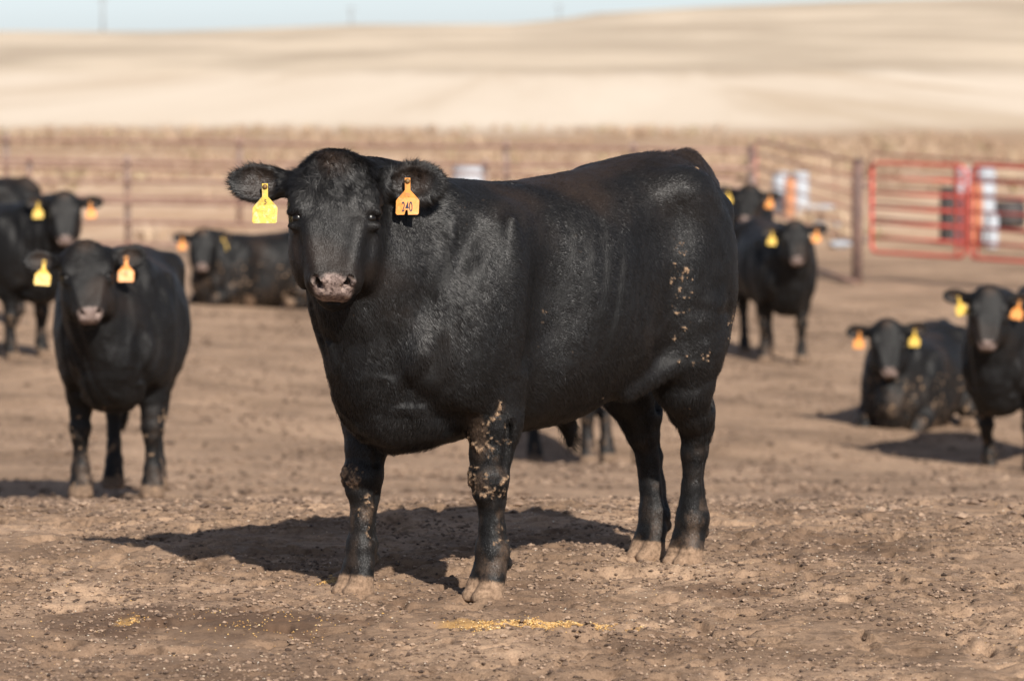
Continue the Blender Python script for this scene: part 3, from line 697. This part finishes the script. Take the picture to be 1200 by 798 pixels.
def coat_mat(name='black_coat', fur=False):
    m, nt, b = mat_new(name); L = nt.links
    tc = N(nt, 'ShaderNodeTexCoord'); P_ = tc.outputs['Object']
    big = noise_n(nt, P_, 2.6, 4, .55, .4)
    base = ramp(nt, big.outputs[0], [(.34, (.0036, .0036, .0038)), (.55, (.0058, .0053, .0052)), (.72, (.012, .009, .0074))])
    c = mixc(nt, attr(nt, 'brown'), base.outputs[0], (.045, .026, .016))
    if fur:
        c = mixc(nt, attr(nt, 'rnd'), c, mixc(nt, .4, c, (.030, .027, .026)))
        c = mixc(nt, attr(nt, 'dust'), c, (.15, .098, .064))
        # each hair is lit partly with the normal of the hide it lies on, as a smooth coat is
        an = N(nt, 'ShaderNodeAttribute', attribute_name='hide_normal'); vt = N(nt, 'ShaderNodeVectorTransform', vector_type='NORMAL', convert_from='OBJECT', convert_to='WORLD')
        L.new(an.outputs['Vector'], vt.inputs[0]); ge = N(nt, 'ShaderNodeNewGeometry'); vm = N(nt, 'ShaderNodeMix', data_type='VECTOR'); vm.inputs[0].default_value = .50
        L.new(vt.outputs[0], vm.inputs[4]); L.new(ge.outputs['Normal'], vm.inputs[5]); vn = N(nt, 'ShaderNodeVectorMath', operation='NORMALIZE'); L.new(vm.outputs[1], vn.inputs[0]); L.new(vn.outputs[0], b.inputs['Normal'])
        L.new(c, b.inputs['Base Color']); b.inputs['Roughness'].default_value = .48
        b.inputs['Specular IOR Level'].default_value = .42
        return m
    fine = noise_n(nt, P_, 70, 6, .7); sp = noise_n(nt, P_, 240, 3, .6)
    pk = ramp(nt, fine.outputs[0], [(.36, (.04, .027, .023)), (.46, (.16, .115, .10)), (.58, (.27, .205, .18)), (.72, (.40, .29, .20))])
    c = mixc(nt, attr(nt, 'pink'), c, pk.outputs[0])
    c = mixc(nt, attr(nt, 'dark'), c, (.004, .0035, .0035))
    du = N(nt, 'ShaderNodeMath', operation='MULTIPLY'); L.new(attr(nt, 'dust'), du.inputs[0])
    dr = ramp(nt, fine.outputs[0], [(.36, .25), (.62, 1)]); L.new(dr.outputs[0], du.inputs[1])
    c = mixc(nt, du.outputs[0], c, (.15, .098, .066))
    mud = ramp(nt, sp.outputs[0], [(.3, (.10, .062, .04)), (.5, (.24, .155, .095)), (.75, (.42, .30, .19))])
    c = mixc(nt, attr(nt, 'mud'), c, mud.outputs[0])
    hf = ramp(nt, fine.outputs[0], [(.3, (.09, .058, .038)), (.5, (.22, .145, .095)), (.72, (.33, .225, .15))])
    c = mixc(nt, attr(nt, 'hoof'), c, hf.outputs[0])
    L.new(c, b.inputs['Base Color'])
    ad = N(nt, 'ShaderNodeMath', operation='MAXIMUM'); L.new(attr(nt, 'mud'), ad.inputs[0]); L.new(attr(nt, 'hoof'), ad.inputs[1])
    rr = N(nt, 'ShaderNodeMapRange'); L.new(ad.outputs[0], rr.inputs[0]); rr.inputs[3].default_value = .55; rr.inputs[4].default_value = .95
    L.new(rr.outputs[0], b.inputs['Roughness']); b.inputs['Specular IOR Level'].default_value = .22
    mp = N(nt, 'ShaderNodeMapping'); mp.inputs['Scale'].default_value = (1, 1, .28); mp.inputs['Rotation'].default_value = (0, .5, 0); L.new(P_, mp.inputs[0])
    hb = noise_n(nt, mp.outputs[0], 150, 4, .6); mdn = noise_n(nt, P_, 16, 4, .6)
    a2 = N(nt, 'ShaderNodeMath', operation='MULTIPLY_ADD'); L.new(mdn.outputs[0], a2.inputs[0]); a2.inputs[1].default_value = 1.6; L.new(hb.outputs[0], a2.inputs[2])
    bp = N(nt, 'ShaderNodeBump'); bp.inputs['Strength'].default_value = .45; bp.inputs['Distance'].default_value = .006
    L.new(a2.outputs[0], bp.inputs['Height']); L.new(bp.outputs[0], b.inputs['Normal'])
    return m
COAT = coat_mat(); FUR = coat_mat('black_fur', True)
eye_m, _nt, _b = mat_new('eye'); _b.inputs['Base Color'].default_value = (.004, .003, .0025, 1); _b.inputs['Roughness'].default_value = .3; _b.inputs['Specular IOR Level'].default_value = .35
def tag_mat(name, col, col2):
    m = painted(name, col, .42, col2, .6, 0, 60); b = m.node_tree.nodes['Principled BSDF']
    nt = m.node_tree; tc = N(nt, 'ShaderNodeTexCoord'); n = noise_n(nt, tc.outputs['Object'], 34, 5, .7); rr = ramp(nt, n.outputs[0], [(.50, 0), (.66, .8)])
    old = b.inputs['Base Color'].links[0].from_socket; nt.links.new(mixc(nt, rr.outputs[0], old, tuple(v * .45 for v in col)), b.inputs['Base Color']); return m
YEL = tag_mat('yellow_tag', (.66, .42, .05), (.68, .52, .18)); YEL2 = tag_mat('faded_yellow_tag', (.62, .44, .07), (.68, .62, .34)); ORA = tag_mat('orange_tag', (.70, .26, .045), (.66, .30, .08))
ink_m, _nt, _b = mat_new('tag_ink'); _b.inputs['Base Color'].default_value = (.012, .011, .03, 1); _b.inputs['Roughness'].default_value = .5
faint_m, _nt, _b = mat_new('faded_ink'); _b.inputs['Base Color'].default_value = (.42, .20, .09, 1)
fainty_m, _nt, _b = mat_new('faded_ink_on_yellow'); _b.inputs['Base Color'].default_value = (.60, .47, .12, 1)
inky_m, _nt, _b = mat_new('brown_ink'); _b.inputs['Base Color'].default_value = (.16, .09, .03, 1)

def tag_mesh(notch=False, sc=1.):
    """the flat cut-out of an ear tag, origin at the stud; x right, z up, faces -y"""
    o = [(-.0085, .006), (-.0085, -.032), (-.030, -.056), (-.036, -.064), (-.038, -.104), (-.034, -.109)]
    if notch: o += [(-.011, -.109), (-.0065, -.094), (.000, -.094), (.001, -.109)]
    o += [(.030, -.109), (.034, -.105), (.036, -.064), (.030, -.056), (.0085, -.032), (.0085, .006)]
    if not notch: pass
    import bmesh
    bm = bmesh.new(); vs = [bm.verts.new((x * sc, 0, z * sc)) for x, z in o]; f = bm.faces.new(vs)
    r = bmesh.ops.extrude_face_region(bm, geom=[f]); nv = [e for e in r['geom'] if isinstance(e, bmesh.types.BMVert)]
    for v in nv: v.co.y += .0025 * sc
    bmesh.ops.triangulate(bm, faces=bm.faces[:]); bmesh.ops.recalc_face_normals(bm, faces=bm.faces[:])
    for v in bm.verts:                                  # slight curl of the plate
        v.co.y += 2.2 * v.co.x ** 2 - .6 * (v.co.z + .05) ** 2
    me = bpy.data.meshes.new('ear_tag'); bm.to_mesh(me); bm.free(); return me
def text_mesh(t, size, sx_=.72, bold=.0006):
    cu = bpy.data.curves.new('tag_text', 'FONT'); cu.body = t; cu.size = size; cu.align_x = 'CENTER'; cu.extrude = .0003; cu.offset = bold
    o = bpy.data.objects.new('tmp', cu); COL.objects.link(o); bpy.context.view_layer.update()
    me = bpy.data.meshes.new_from_object(o.evaluated_get(bpy.context.evaluated_depsgraph_get())); bpy.data.objects.remove(o)
    me.transform(Matrix.Rotation(R(90), 4, 'X') @ Matrix.Diagonal((sx_, 1, 1, 1))); return me
def ear_tag(parent, pos, n, upv, mat, texts=(), notch=False, sc=1., label=None):
    """n: direction the face of the tag looks (local), upv: local up"""
    n = Vector(n).normalized(); upv = Vector(upv) + (Vector(rng.normal(0, .10, 3)) if not notch and not texts else Vector((.03, .02, 0))); upv = (upv - n * upv.dot(n)).normalized(); rt = upv.cross(n)
    Mx = Matrix(((rt.x, -n.x, upv.x), (rt.y, -n.y, upv.y), (rt.z, -n.z, upv.z))).to_4x4()
    me = tag_mesh(notch, sc); me.materials.append(mat)
    o = link('ear_tag', me, parent); o.matrix_local = Matrix.Translation(Vector(pos)) @ Mx
    if label: o['label'] = label
    m = MB(); m.lathe([(.008, -.003), (.0085, .002), (.003, .007)], seg=12)
    s_ = m.build('stud', inky_m, o); s_.rotation_euler = (R(90), 0, 0); s_.location = (0, -.001, -.004)
    for t, size, x, z, mt, sx_, bold in texts:
        tm = text_mesh(t, size, sx_, bold); tm.materials.clear(); tm.materials.append(mt)
        q = link('tag_number', tm, o); q.location = (x, -.0006 + .9 * x * x, z)
    return o

def cow_mesh(P, h, hero=False, poll_brown=0):
    F, M, H0, ears = cow_field(P, h)
    V, Q = F.nets(); del F.D
    def hp(a, l, u): return H0 + a * M[0] + l * M[1] + u * M[2]
    U = (V - H0) @ M.T      # head coordinates
    # skin detail
    n1 = fbm(V[:, 0] * 7, V[:, 1] * 7, V[:, 2] * 7, 3, 4)
    at = {}
    pad = np.clip(1.6 - ((np.abs(U[:, 0] - .436) / .040) ** 3 + (np.abs(U[:, 1]) / (.062 + .25 * np.clip(U[:, 2] + .02, -.06, .03))) ** 3 + (np.abs(U[:, 2] + .03) / .058) ** 3) ** (1 / 3) * 1.1, 0, 1) * (U[:, 2] > -.086)
    at['pink'] = sstep(.32, .62, pad + .25 * (fbm(V[:, 0] * 60, V[:, 1] * 60, V[:, 2] * 60, 2, 5) - .5))
    dk = np.zeros(len(V))
    for sd in (1, -1):
        dk = np.maximum(dk, sstep(.25, .6, inside(U, (.424, .045 * sd, .002), (.020, .015, .017))))
    dk = np.maximum(dk, sstep(.004, .0, np.abs(U[:, 2] + .090)) * (np.abs(U[:, 1]) < .07) * (U[:, 0] > .37))
    for sd in (1, -1): dk = np.maximum(dk, .85 * sstep(.2, .6, inside(U, (.207, .120 * sd, .010), (.034, .03, .034))))
    at['dark'] = dk
    br = inside(U, (.03, 0, .05), (.05, .05, .04)) * .6 * (1 if poll_brown == 0 else 2.5)
    br = np.maximum(br, sstep(.55, .75, fbm(V[:, 0] * 3, V[:, 1] * 3, V[:, 2] * 3, 3, 12)) * .35 * sstep(.95, 1.15, V[:, 2] - P['dz']))
    for c, ME, a in ears: br = np.maximum(br, .55 * inside(V, c + .01 * ME[2], (.06, .05, .05)) * (((V - c) @ ME[2]) > -.004))
    at['brown'] = np.clip(br, 0, 1)
    hoof = np.zeros(len(V))
    for ci, ch in enumerate(P['fore'] + P['hind']):
        pb = np.array(ch[-1][0]); MH = P['hoofM'][ci] if P.get('lying') else np.eye(3)
        q = (V - pb) @ MH.T
        edge = q[:, 2] + .044 + .25 * np.clip(q[:, 0], -1, .04) * -1 + .012 * (fbm(V[:, 0] * 40, V[:, 1] * 40, V[:, 2] * 40, 2, 8) - .5)
        hoof = np.maximum(hoof, sstep(.008, -.004, edge) * (np.linalg.norm(q, axis=1) < .17))
    at['hoof'] = hoof * (1 if hero else .6)
    low = V[:, 2] - P['dz'] * 0
    nz = fbm(V[:, 0] * 26, V[:, 1] * 26, V[:, 2] * 20, 4, 22)
    at['dust'] = np.clip((.55 - low) / .55, 0, 1) ** 1.3 * .75 * (sstep(.42, .64, n1) * .7 + .3) * sstep(.40, .66, nz)
    mud = np.zeros(len(V))
    if hero:
        spots = [((.53, .20, .37), (.05, .05, .045), .53), ((.52, .25, .54), (.07, .07, .09), .60), ((.74, -.17, .37), (.05, .045, .04), .54), ((.50, .26, .37), (.05, .04, .05), .58), ((.70, -.12, .25), (.04, .03, .10), .64),
                 ((.47, .245, .2), (.05, .04, .07), .65), ((-.33, .30, .92), (.035, .10, .19), .60), ((-.40, .30, .74), (.06, .1, .04), .635), ((-.62, .25, .66), (.05, .06, .20), .62), ((-.63, .2, .28), (.05, .05, .14), .60),
                 ((-.12, .28, .58), (.17, .10, .03), .64), ((-.25, .22, .55), (.18, .12, .05), .66), ((.4, .2, 1.0), (.8, .3, .4), .80), ((-.55, .15, 1.36), (.12, .2, .04), .73)]
        nm = .62 * fbm(V[:, 0] * 40, V[:, 1] * 40, V[:, 2] * 40, 3, 33) + .38 * fbm(V[:, 0] * 120, V[:, 1] * 120, V[:, 2] * 120, 2, 34)
        for c, r, th in spots:
            mud = np.maximum(mud, sstep(th - .03, th + .09, nm + .10 * (inside(V, c, r) - .5) - .018) * (inside(V, c, r) > .12))
        mud *= (1 - hoof)
        for cc, rr_, th in spots[:6] + spots[8:10]: at['dust'] = np.maximum(at['dust'], .55 * sstep(.15, .9, inside(V, cc, np.array(rr_) * 1.25)) * sstep(.46, .66, nz))
    else:
        nm = fbm(V[:, 0] * 30, V[:, 1] * 30, V[:, 2] * 30, 3, 33)
        mud = sstep(.70, .74, nm) * (V[:, 2] < .5) * .8
    at['mud'] = mud
    # normals for displacement
    a = V[Q[:, 0]]; b = V[Q[:, 2]]; c = V[Q[:, 1]]; d = V[Q[:, 3]]
    fn = np.cross(b - a, d - c); Nn = np.zeros_like(V)
    for k in range(4):
        for j in range(3): Nn[:, j] += np.bincount(Q[:, k], fn[:, j], len(V))
    Nn /= np.maximum(np.linalg.norm(Nn, axis=1, keepdims=True), 1e-9)
    hd = np.clip(1.2 - np.linalg.norm(U - [.25, 0, -.05], axis=1) / .3, 0, 1)
    disp = (n1 - .5) * .014 * (1 - hd) + (fbm(V[:, 0] * 20, V[:, 1] * 20, V[:, 2] * 9, 3, 6) - .5) * .006 * (1 - .6 * hd)
    # folds of loose skin running down the neck and behind the shoulder
    nk = inside(V, (.78, .06, .95 + P['dz']), (.26, .35, .42))
    zz = V[:, 2] - P['dz']
    f1 = noise(V[:, 0] * 17 + V[:, 1] * 9, V[:, 1] * 12, zz * 2.6, 71); f2 = noise(V[:, 0] * 38 + V[:, 1] * 20, V[:, 1] * 26, zz * 5, 72)
    disp += sstep(0, .6, nk) * ((.5 - np.abs(f1 - .5) * 2) * .036 + (f2 - .5) * .010) * (1 - hd)
    br_ = inside(V, (.72, 0, .60 + P['dz']), (.24, .24, .18)); disp += sstep(0, .6, br_) * (.5 - np.abs(noise(V[:, 0] * 9, V[:, 1] * 6, zz * 20, 73) - .5) * 2) * .024
    rb = np.exp(-(((V[:, 0] - .02) / .2) ** 2 + ((zz - .95) / .22) ** 2)) * (1 - hd); disp += rb * .0035 * np.sin((V[:, 0] + .25 * zz) * 88)
    fl = inside(V, (-.28, .2, .66 + P['dz']), (.26, .3, .16)); disp += sstep(0, .6, fl) * (noise(V[:, 0] * 10, V[:, 1] * 10, zz * 26, 74) - .5) * .013
    disp += (fbm(V[:, 0] * 11, V[:, 1] * 11, V[:, 2] * 11, 3, 75) - .5) * .010 * (1 - hd)
    disp += mud * .006 * (nz + .5)
    V = V + Nn * (disp * (1 - hoof * .6))[:, None]
    return V, Q, Nn, at, M, H0, ears

def coat_hairs(V, Q, Nn, at, M, H0, ears, n):
    """flat tapering hairs combed over the hide, as one mesh"""
    tri = np.concatenate([Q[:, [0, 1, 2]], Q[:, [0, 2, 3]]])
    A, B, C = V[tri[:, 0]], V[tri[:, 1]], V[tri[:, 2]]
    fn = np.cross(B - A, C - A); ar = np.linalg.norm(fn, axis=1) * .5; ctr = (A + B + C) / 3
    fn = fn / np.maximum(ar[:, None] * 2, 1e-12)
    U = (ctr - H0) @ M.T
    bare = np.maximum.reduce([at[k][tri[:, 0]] * (.75 if k == 'mud' else 1) for k in ('pink', 'hoof', 'mud')] + [at['dark'][tri[:, 0]] * (U[:, 0] > .35)])
    dens = ar * (1 - bare)
    muzz = (U[:, 0] > .37) & (np.abs(U[:, 1]) < .12) & (np.linalg.norm(U - [.42, 0, -.05], axis=1) < .15)
    dens = dens * np.where(muzz, .5, 1)
    eyes = np.zeros(len(ctr), bool)
    for sd in (1, -1): eyes |= np.linalg.norm(U - [.207, .122 * sd, .008], axis=1) < .019
    dens[eyes] = 0
    headm = (np.linalg.norm(U - [.15, 0, -.05], axis=1) < .30)
    dens *= np.where(headm, 2.0, 1.0)
    dens *= np.where(fn[:, 1] < -.25, .45, 1)          # the far side carries fewer, coarser hairs
    ear_w = np.zeros(len(ctr))
    for c, ME, a in ears: ear_w = np.maximum(ear_w, np.linalg.norm(((ctr - c) @ ME.T) / [.115, .078, .06], axis=1) < 1)
    dens *= np.where(ear_w > 0, 1.6, 1)
    extra = []
    cum = np.cumsum(dens); pick = np.searchsorted(cum, rng.random(n) * cum[-1]); pick = np.minimum(pick, len(tri) - 1)
    r1 = np.sqrt(rng.random(n)); r2 = rng.random(n)
    w0, w1, w2 = 1 - r1, r1 * (1 - r2), r1 * r2
    T = tri[pick]; P0 = V[T[:, 0]] * w0[:, None] + V[T[:, 1]] * w1[:, None] + V[T[:, 2]] * w2[:, None]
    nr = Nn[T[:, 0]] * w0[:, None] + Nn[T[:, 1]] * w1[:, None] + Nn[T[:, 2]] * w2[:, None]; nr /= np.linalg.norm(nr, axis=1, keepdims=True)
    u = (P0 - H0) @ M.T
    d = np.tile([-.55, 0, -.75], (n, 1)); ln = np.full(n, .0125); lift = np.full(n, .15)
    top = sstep(1.15, 1.32, P0[:, 2]); d[:, 0] -= top * 1.0
    leg = P0[:, 2] < .6; d[leg] = [-.1, 0, -1]; ln[leg] = .009
    neck = inside(P0, (.80, .05, .9), (.3, .3, .4)); ln += neck * .014; d[:, 0] += neck * .35
    bel = (nr[:, 2] < -.3) & (P0[:, 2] > .4) & (P0[:, 2] < .75); ln[bel] = .020; lift[bel] = .35
    hd = np.linalg.norm(u - [.15, 0, -.05], axis=1) < .30
    dh = np.tile(M[0], (n, 1)) * .9 + np.sign(u[:, 1:2]) * M[1] * .35
    d[hd] = dh[hd]; ln[hd] = .010
    fr = np.exp(-((u[:, 0] - .05) / .10) ** 2) * hd * (u[:, 2] > -.06); ln += fr * (.016 + .030 * (noise(P0[:, 0] * 30, P0[:, 1] * 30, P0[:, 2] * 30, 211) > .62)); lift += fr * .34
    fc = (u[:, 0] > .19) & (u[:, 0] < .6) & (np.abs(u[:, 1]) < .155) & (u[:, 2] > -.15); d[fc] = dh[fc]; ln[fc] = .0055; lift[fc] = .08
    tuft = inside(P0, (-.56, 0, 1.41), (.13, .06, .05)); ln += tuft * .022 * (noise(P0[:, 0] * 30, P0[:, 1] * 30, P0[:, 2] * 30, 212) > .45); lift += tuft * .5
    shth = inside(P0, (-.09, 0, .46), (.05, .05, .07)); ln += shth * .045; d = d * (1 - shth[:, None]) + shth[:, None] * np.array([0, 0, -1.]); lift += shth * .5
    flk = inside(P0, (-.30, .21, .60), (.2, .1, .06)); ln += flk * .012
    tsw = inside(P0, (-.79, -.09, .42), (.08, .08, .2)); ln += tsw * .05
    for c, ME, a in ears:
        q = (P0 - c) @ ME.T; m = np.linalg.norm(q / [.115, .078, .06], axis=1) < 1
        inner = m & (q[:, 2] > .0); rim = m & (np.linalg.norm(q[:, :2] / [.100, .062], axis=1) > .80)
        dd = ME[0] * .9 + np.outer(q[:, 1] / .06, ME[1]) * .9
        d[m] = dd[m]; ln[m] = .013; lift[m] = .25; ln[inner] = .011; lift[inner] = .20; ln[rim] = .014 + .022 * rng.random(rim.sum()) ** 2; lift[rim] = .30
    # swirls and clumping
    s1 = [fbm(P0[:, 0] * 9, P0[:, 1] * 9, P0[:, 2] * 9, 2, 101 + k) - .5 for k in range(3)]
    s2 = [noise(P0[:, 0] * 75, P0[:, 1] * 75, P0[:, 2] * 75, 111 + k) - .5 for k in range(3)]
    sw = np.stack(s1, 1) * (1.3 + 2.6 * fr[:, None]) + np.stack(s2, 1) * (.42 + 2.3 * fr[:, None])
    d = d / np.linalg.norm(d, axis=1, keepdims=True) + sw + rng.normal(0, .10, (n, 3))
    d -= nr * (d * nr).sum(1, keepdims=True); d /= np.maximum(np.linalg.norm(d, axis=1, keepdims=True), 1e-6)
    ln *= (.65 + .6 * rng.random(n)); lift = lift * (.5 + rng.random(n))
    # sparse guard hairs
    gh = rng.random(n) < .012; ln[gh] *= 1.4; lift[gh] += .25
    side = np.cross(nr, d); roll = rng.normal(0, .30, n)[:, None]
    wv = side * np.cos(roll) + nr * np.sin(roll)
    wd = (np.clip(.00062 - (ln - .012) * .010, .0003, .00062))[:, None]
    bend = np.stack([noise(P0[:, 0] * 40, P0[:, 1] * 40, P0[:, 2] * 40, 131 + k) - .5 for k in range(3)], 1) * (fr[:, None] * 1.4 + .25)
    p1 = P0 + (d * np.cos(lift)[:, None] + nr * np.sin(lift)[:, None]) * (ln * .5)[:, None]
    p2 = p1 + (d + bend + nr * (np.sin(lift) * .35)[:, None]) * (ln * .5)[:, None]
    P0 = P0 - nr * .0012
    vv = np.stack([P0 - wv * wd, P0 + wv * wd, p1 + wv * wd * .8, p1 - wv * wd * .8, p2], 1).reshape(-1, 3)
    k = np.arange(n)[:, None] * 5
    br = np.repeat(at['brown'][T[:, 0]], 5); nn = np.repeat(nr + .35 * (bend - .0) * (fr[:, None] > .2) + rng.normal(0, .12, (n, 3)) + np.stack(s2, 1) * (.5 + 1.0 * fr[:, None]), 5, 0)
    return vv, [np.concatenate([k, k + 1, k + 2, k + 3], 1), np.concatenate([k + 3, k + 2, k + 4], 1)], {'rnd': np.repeat(rng.random(n) ** 3, 5), 'brown': br, 'dust': np.repeat(at['dust'][T[:, 0]] * (.25 + .75 * rng.random(n)), 5), 'hide_normal': nn}

def make_cow(P, h, x, y, heading, label, hero=False, hairs=0, scale=1., group='cattle in the dirt pen', tags=('yellow', 'orange'), tagsc=1., nums=None, poll_brown=0, z=None, name='steer', tilt=0):
    """heading: direction the body points, radians; tags: (animal's right ear, animal's left ear)"""
    V, Q, Nn, at, M, H0, ears = cow_mesh(P, h, hero, poll_brown)
    zb = float(terrain(x, y)) if z is None else z
    root = empty(name, (x, y, zb), heading); root.rotation_euler.y = R(tilt); root.scale = (scale,) * 3
    tag(root, label, 'steer', group)
    b = link('body', mesh_np('body', V, Q, COAT, True, at), root)
    if hairs:
        hv, hf, ha = coat_hairs(V, Q, Nn, at, M, H0, ears, hairs)
        link('hair_coat', mesh_np('hair_coat', hv, hf, FUR, False, ha), root)
    for sd in (1, -1):
        m = MB(); m.lathe([(.004, -.0195), (.012, -.0155), (.0175, -.009), (.0195, 0), (.0175, .009), (.012, .0155), (.004, .0195)], seg=20)
        e = m.build('eye', eye_m, root); e.location = tuple(H0 + .206 * M[0] + .112 * sd * M[1] + .006 * M[2])
    for i, (sd, col) in enumerate(((-1, tags[0]), (1, tags[1]))):
        if not col: continue
        c, ME, a = ears[0 if sd > 0 else 1]
        up = np.array([0, 0, 1.]); n_ = M[2] * .75 + M[0] * .5; n_ = n_ - up * (n_ @ up) * .8
        lat = (.0, .0) if nums is None or 'off' not in nums else nums['off'][i]
        # stud sits on the inner face of the ear
        p = c + ME[2] * .026 + ME[0] * (-.02 + lat[0]) + up * (-.005 + lat[1])
        mt = {'yellow': YEL, 'orange': ORA, 'faded': YEL2}[col]
        tx = () if nums is None else nums.get(i, ())
        ear_tag(root, p, n_ + np.array([0, 0, .12]), up, mt, tx, notch=(hero and sd > 0), sc=tagsc * (1.08 if hero and sd < 0 else 1), label=f"{'yellow' if col != 'orange' else 'orange'} ear tag")
    return root

# --- the big steer in front
hx, hy = .125, 12.73
HERO_NUM = {0: [('5', .022, .0015, -.058, inky_m, .8, .0002), ('721', .026, .004, -.094, fainty_m, .75, .0)],
            1: [('240', .044, -.002, -.099, ink_m, .52, .0007), ('70', .016, .000, -.052, faint_m, .9, .0)], 'off': ((.0, -.006), (.006, .015))}
import time as _t
_t0 = _t.time()
hero = make_cow(HERO, .0055, hx, hy, R(180 + 44), 'large black steer standing in front with orange tag 240, facing the camera', True, 460000, tags=('faded', 'orange'), nums=HERO_NUM, z=0.)
print('hero', _t.time() - _t0)

# --- the other cattle
def fore(sd, fx=.50, lat=.19, s=1.):
    y = lat * sd
    return [((.46, .205 * sd, .70), .10), ((.47, .2 * sd, .56), .08), ((.5 * .47 + .5 * fx, y, .46), .064), ((.4 * .47 + .6 * fx, y, .37), .058), ((.3 * .47 + .7 * fx, y, .31), .047), ((fx - .02, y, .22), .042), ((fx - .015, y, .145), .050), ((fx, y, .09), .047)]
def hind(sd, fx=-.55, lat=.13):
    y = lat * sd
    return [((-.46, .17 * sd, .88), .14), ((-.47, .165 * sd, .74), .115), ((-.53 + .3 * (fx + .55), .15 * sd, .62), .085), ((-.60 + .6 * (fx + .55), .14 * sd, .54), .064), ((-.61 + .7 * (fx + .55), .135 * sd, .46), .055), ((fx - .04, y, .34), .044), ((fx - .025, y, .24), .042), ((fx - .02, y, .14), .052), ((fx, y, .09), .048)]
def standing(yaw, poll=(.97, 0, 1.40), pitch=60, roll=0, fx=(.50, .50), hx_=(-.55, -.55), fat=1., flat=.19, hlat=.13):
    return dict(poll=poll, yaw=R(yaw), pitch=R(pitch), roll=R(roll), dz=0, fat=fat, fore=[fore(1, fx[0], flat), fore(-1, fx[1], flat)], hind=[hind(1, hx_[0], hlat), hind(-1, hx_[1], hlat)], hoofdir=[0] * 4)
def lying(yaw, poll=(.90, .03, .90), pitch=58, roll=0):
    """legs folded: forelegs tucked back under the chest, hind legs brought forward beside the belly"""
    f = [[((.50, .22 * sd, .26), .11), ((.66, .24 * sd, .16), .085), ((.80, .23 * sd, .085), .068), ((.82, .22 * sd, .06), .058), ((.74, .21 * sd, .05), .046), ((.62, .19 * sd, .045), .043), ((.54, .18 * sd, .045), .048), ((.48, .17 * sd, .04), .045)] for sd in (1, -1)]
    hs = [[((-.42, .26 * sd, .30), .16), ((-.22, .34 * sd, .22), .13), ((-.14, .38 * sd, .16), .10), ((-.40, .40 * sd, .10), .07), ((-.50, .40 * sd, .07), .06), ((-.38, .41 * sd, .055), .046), ((-.24, .41 * sd, .05), .044), ((-.14, .41 * sd, .05), .05), ((-.08, .41 * sd, .045), .046)] for sd in (1, -1)]
    mf = np.array([[-.25, 0, -.97], [0, 1, 0], [.97, 0, -.25]]); mb = np.array([[.30, 0, -.95], [0, 1, 0], [-.95, 0, -.30]])
    mf = np.array([[-.6, 0, -.8], [0, 1., 0], [.8, 0, -.6]]); mb = np.array([[.9, 0, -.43], [0, 1., 0], [-.43, 0, -.9]]) * np.array([[1], [1], [-1]]); mb = np.array([[.25, 0, .97], [0, 1., 0], [-.97, 0, .25]])
    return dict(poll=poll, yaw=R(yaw), pitch=R(pitch), roll=R(roll), dz=-.545, fat=1.08, fore=f, hind=hs, hoofdir=[0] * 4, lying=True, hoofM=[mf, mf, mb, mb])
def put(P, u, d, hdg, label, scale=1., h=.0115, **kw):
    x, y = gpt(u, d); a = R(hdg); x -= .5 * scale * math.cos(a); y -= .5 * scale * math.sin(a)
    kw.setdefault('tagsc', 1.2)
    return make_cow(P, h, x, y, a, label, scale=scale, **kw)
put(standing(9, (.97, -.12, 1.37), 57, 3, fx=(.50, .46), hx_=(-.5, -.62), fat=1.09, flat=.20), 133, 20.2, -90, 'black steer left of the big one, facing the camera, orange tag with a dark smudge', hairs=60000,
    nums={1: [('4', .036, -.001, -.095, inky_m, .8, .0012)]}, z=-.67, scale=.96, tilt=-4)
put(standing(-45, (1.0, -.05, 1.42), roll=0, fat=1.05), 30, 33, -37, 'black steer at the left edge, standing behind another with its head turned', z=-.98)
put(lying(62, (.88, .10, .83), 58), 270, 41.5, -150, 'black steer lying down before the pipe fence, a reddish spot on its poll', tags=('orange', 'yellow'), poll_brown=1, z=-1.14)
put(standing(-6, (.95, 0, 1.38), fx=(.5, .5), hx_=(-.5, -.6), hlat=.26), 721, 26.8, -74, 'black steer behind the big one, only its legs showing under the belly', tags=('yellow', 'orange'), z=-1.255, tilt=-6)
put(standing(-13, (.96, -.02, 1.41), 54, 4, fx=(.5, .47), fat=1.05), 919, 37.3, -79, 'black steer right of the big steer\'s rump, its whole face and front legs showing', scale=.97, z=-1.38)
put(standing(-16, (.97, -.03, 1.45), 50, -5, fx=(.5, .5)), 872, 41, -82, 'black steer half hidden behind the big rump and the steer right of it', z=-1.26)
put(lying(19, (.86, -.02, .93), 62, 3), 1059, 31, -113, 'black steer lying at the right, facing the camera, beside a standing one', tags=('orange', 'yellow'), z=-1.43)
put(standing(26, (.97, .05, 1.41), 63, -3, fx=(.52, .40), fat=1.05), 1183, 28, -120, 'black steer standing at the right edge, its body cut by the frame', z=-1.44)
put(standing(20, (1.0, .05, 1.30), fx=(.5, .4)), -112, 36.5, 178, 'black steer side on at the far left, only its back showing behind another', tags=('yellow', 'orange'), z=-.95)
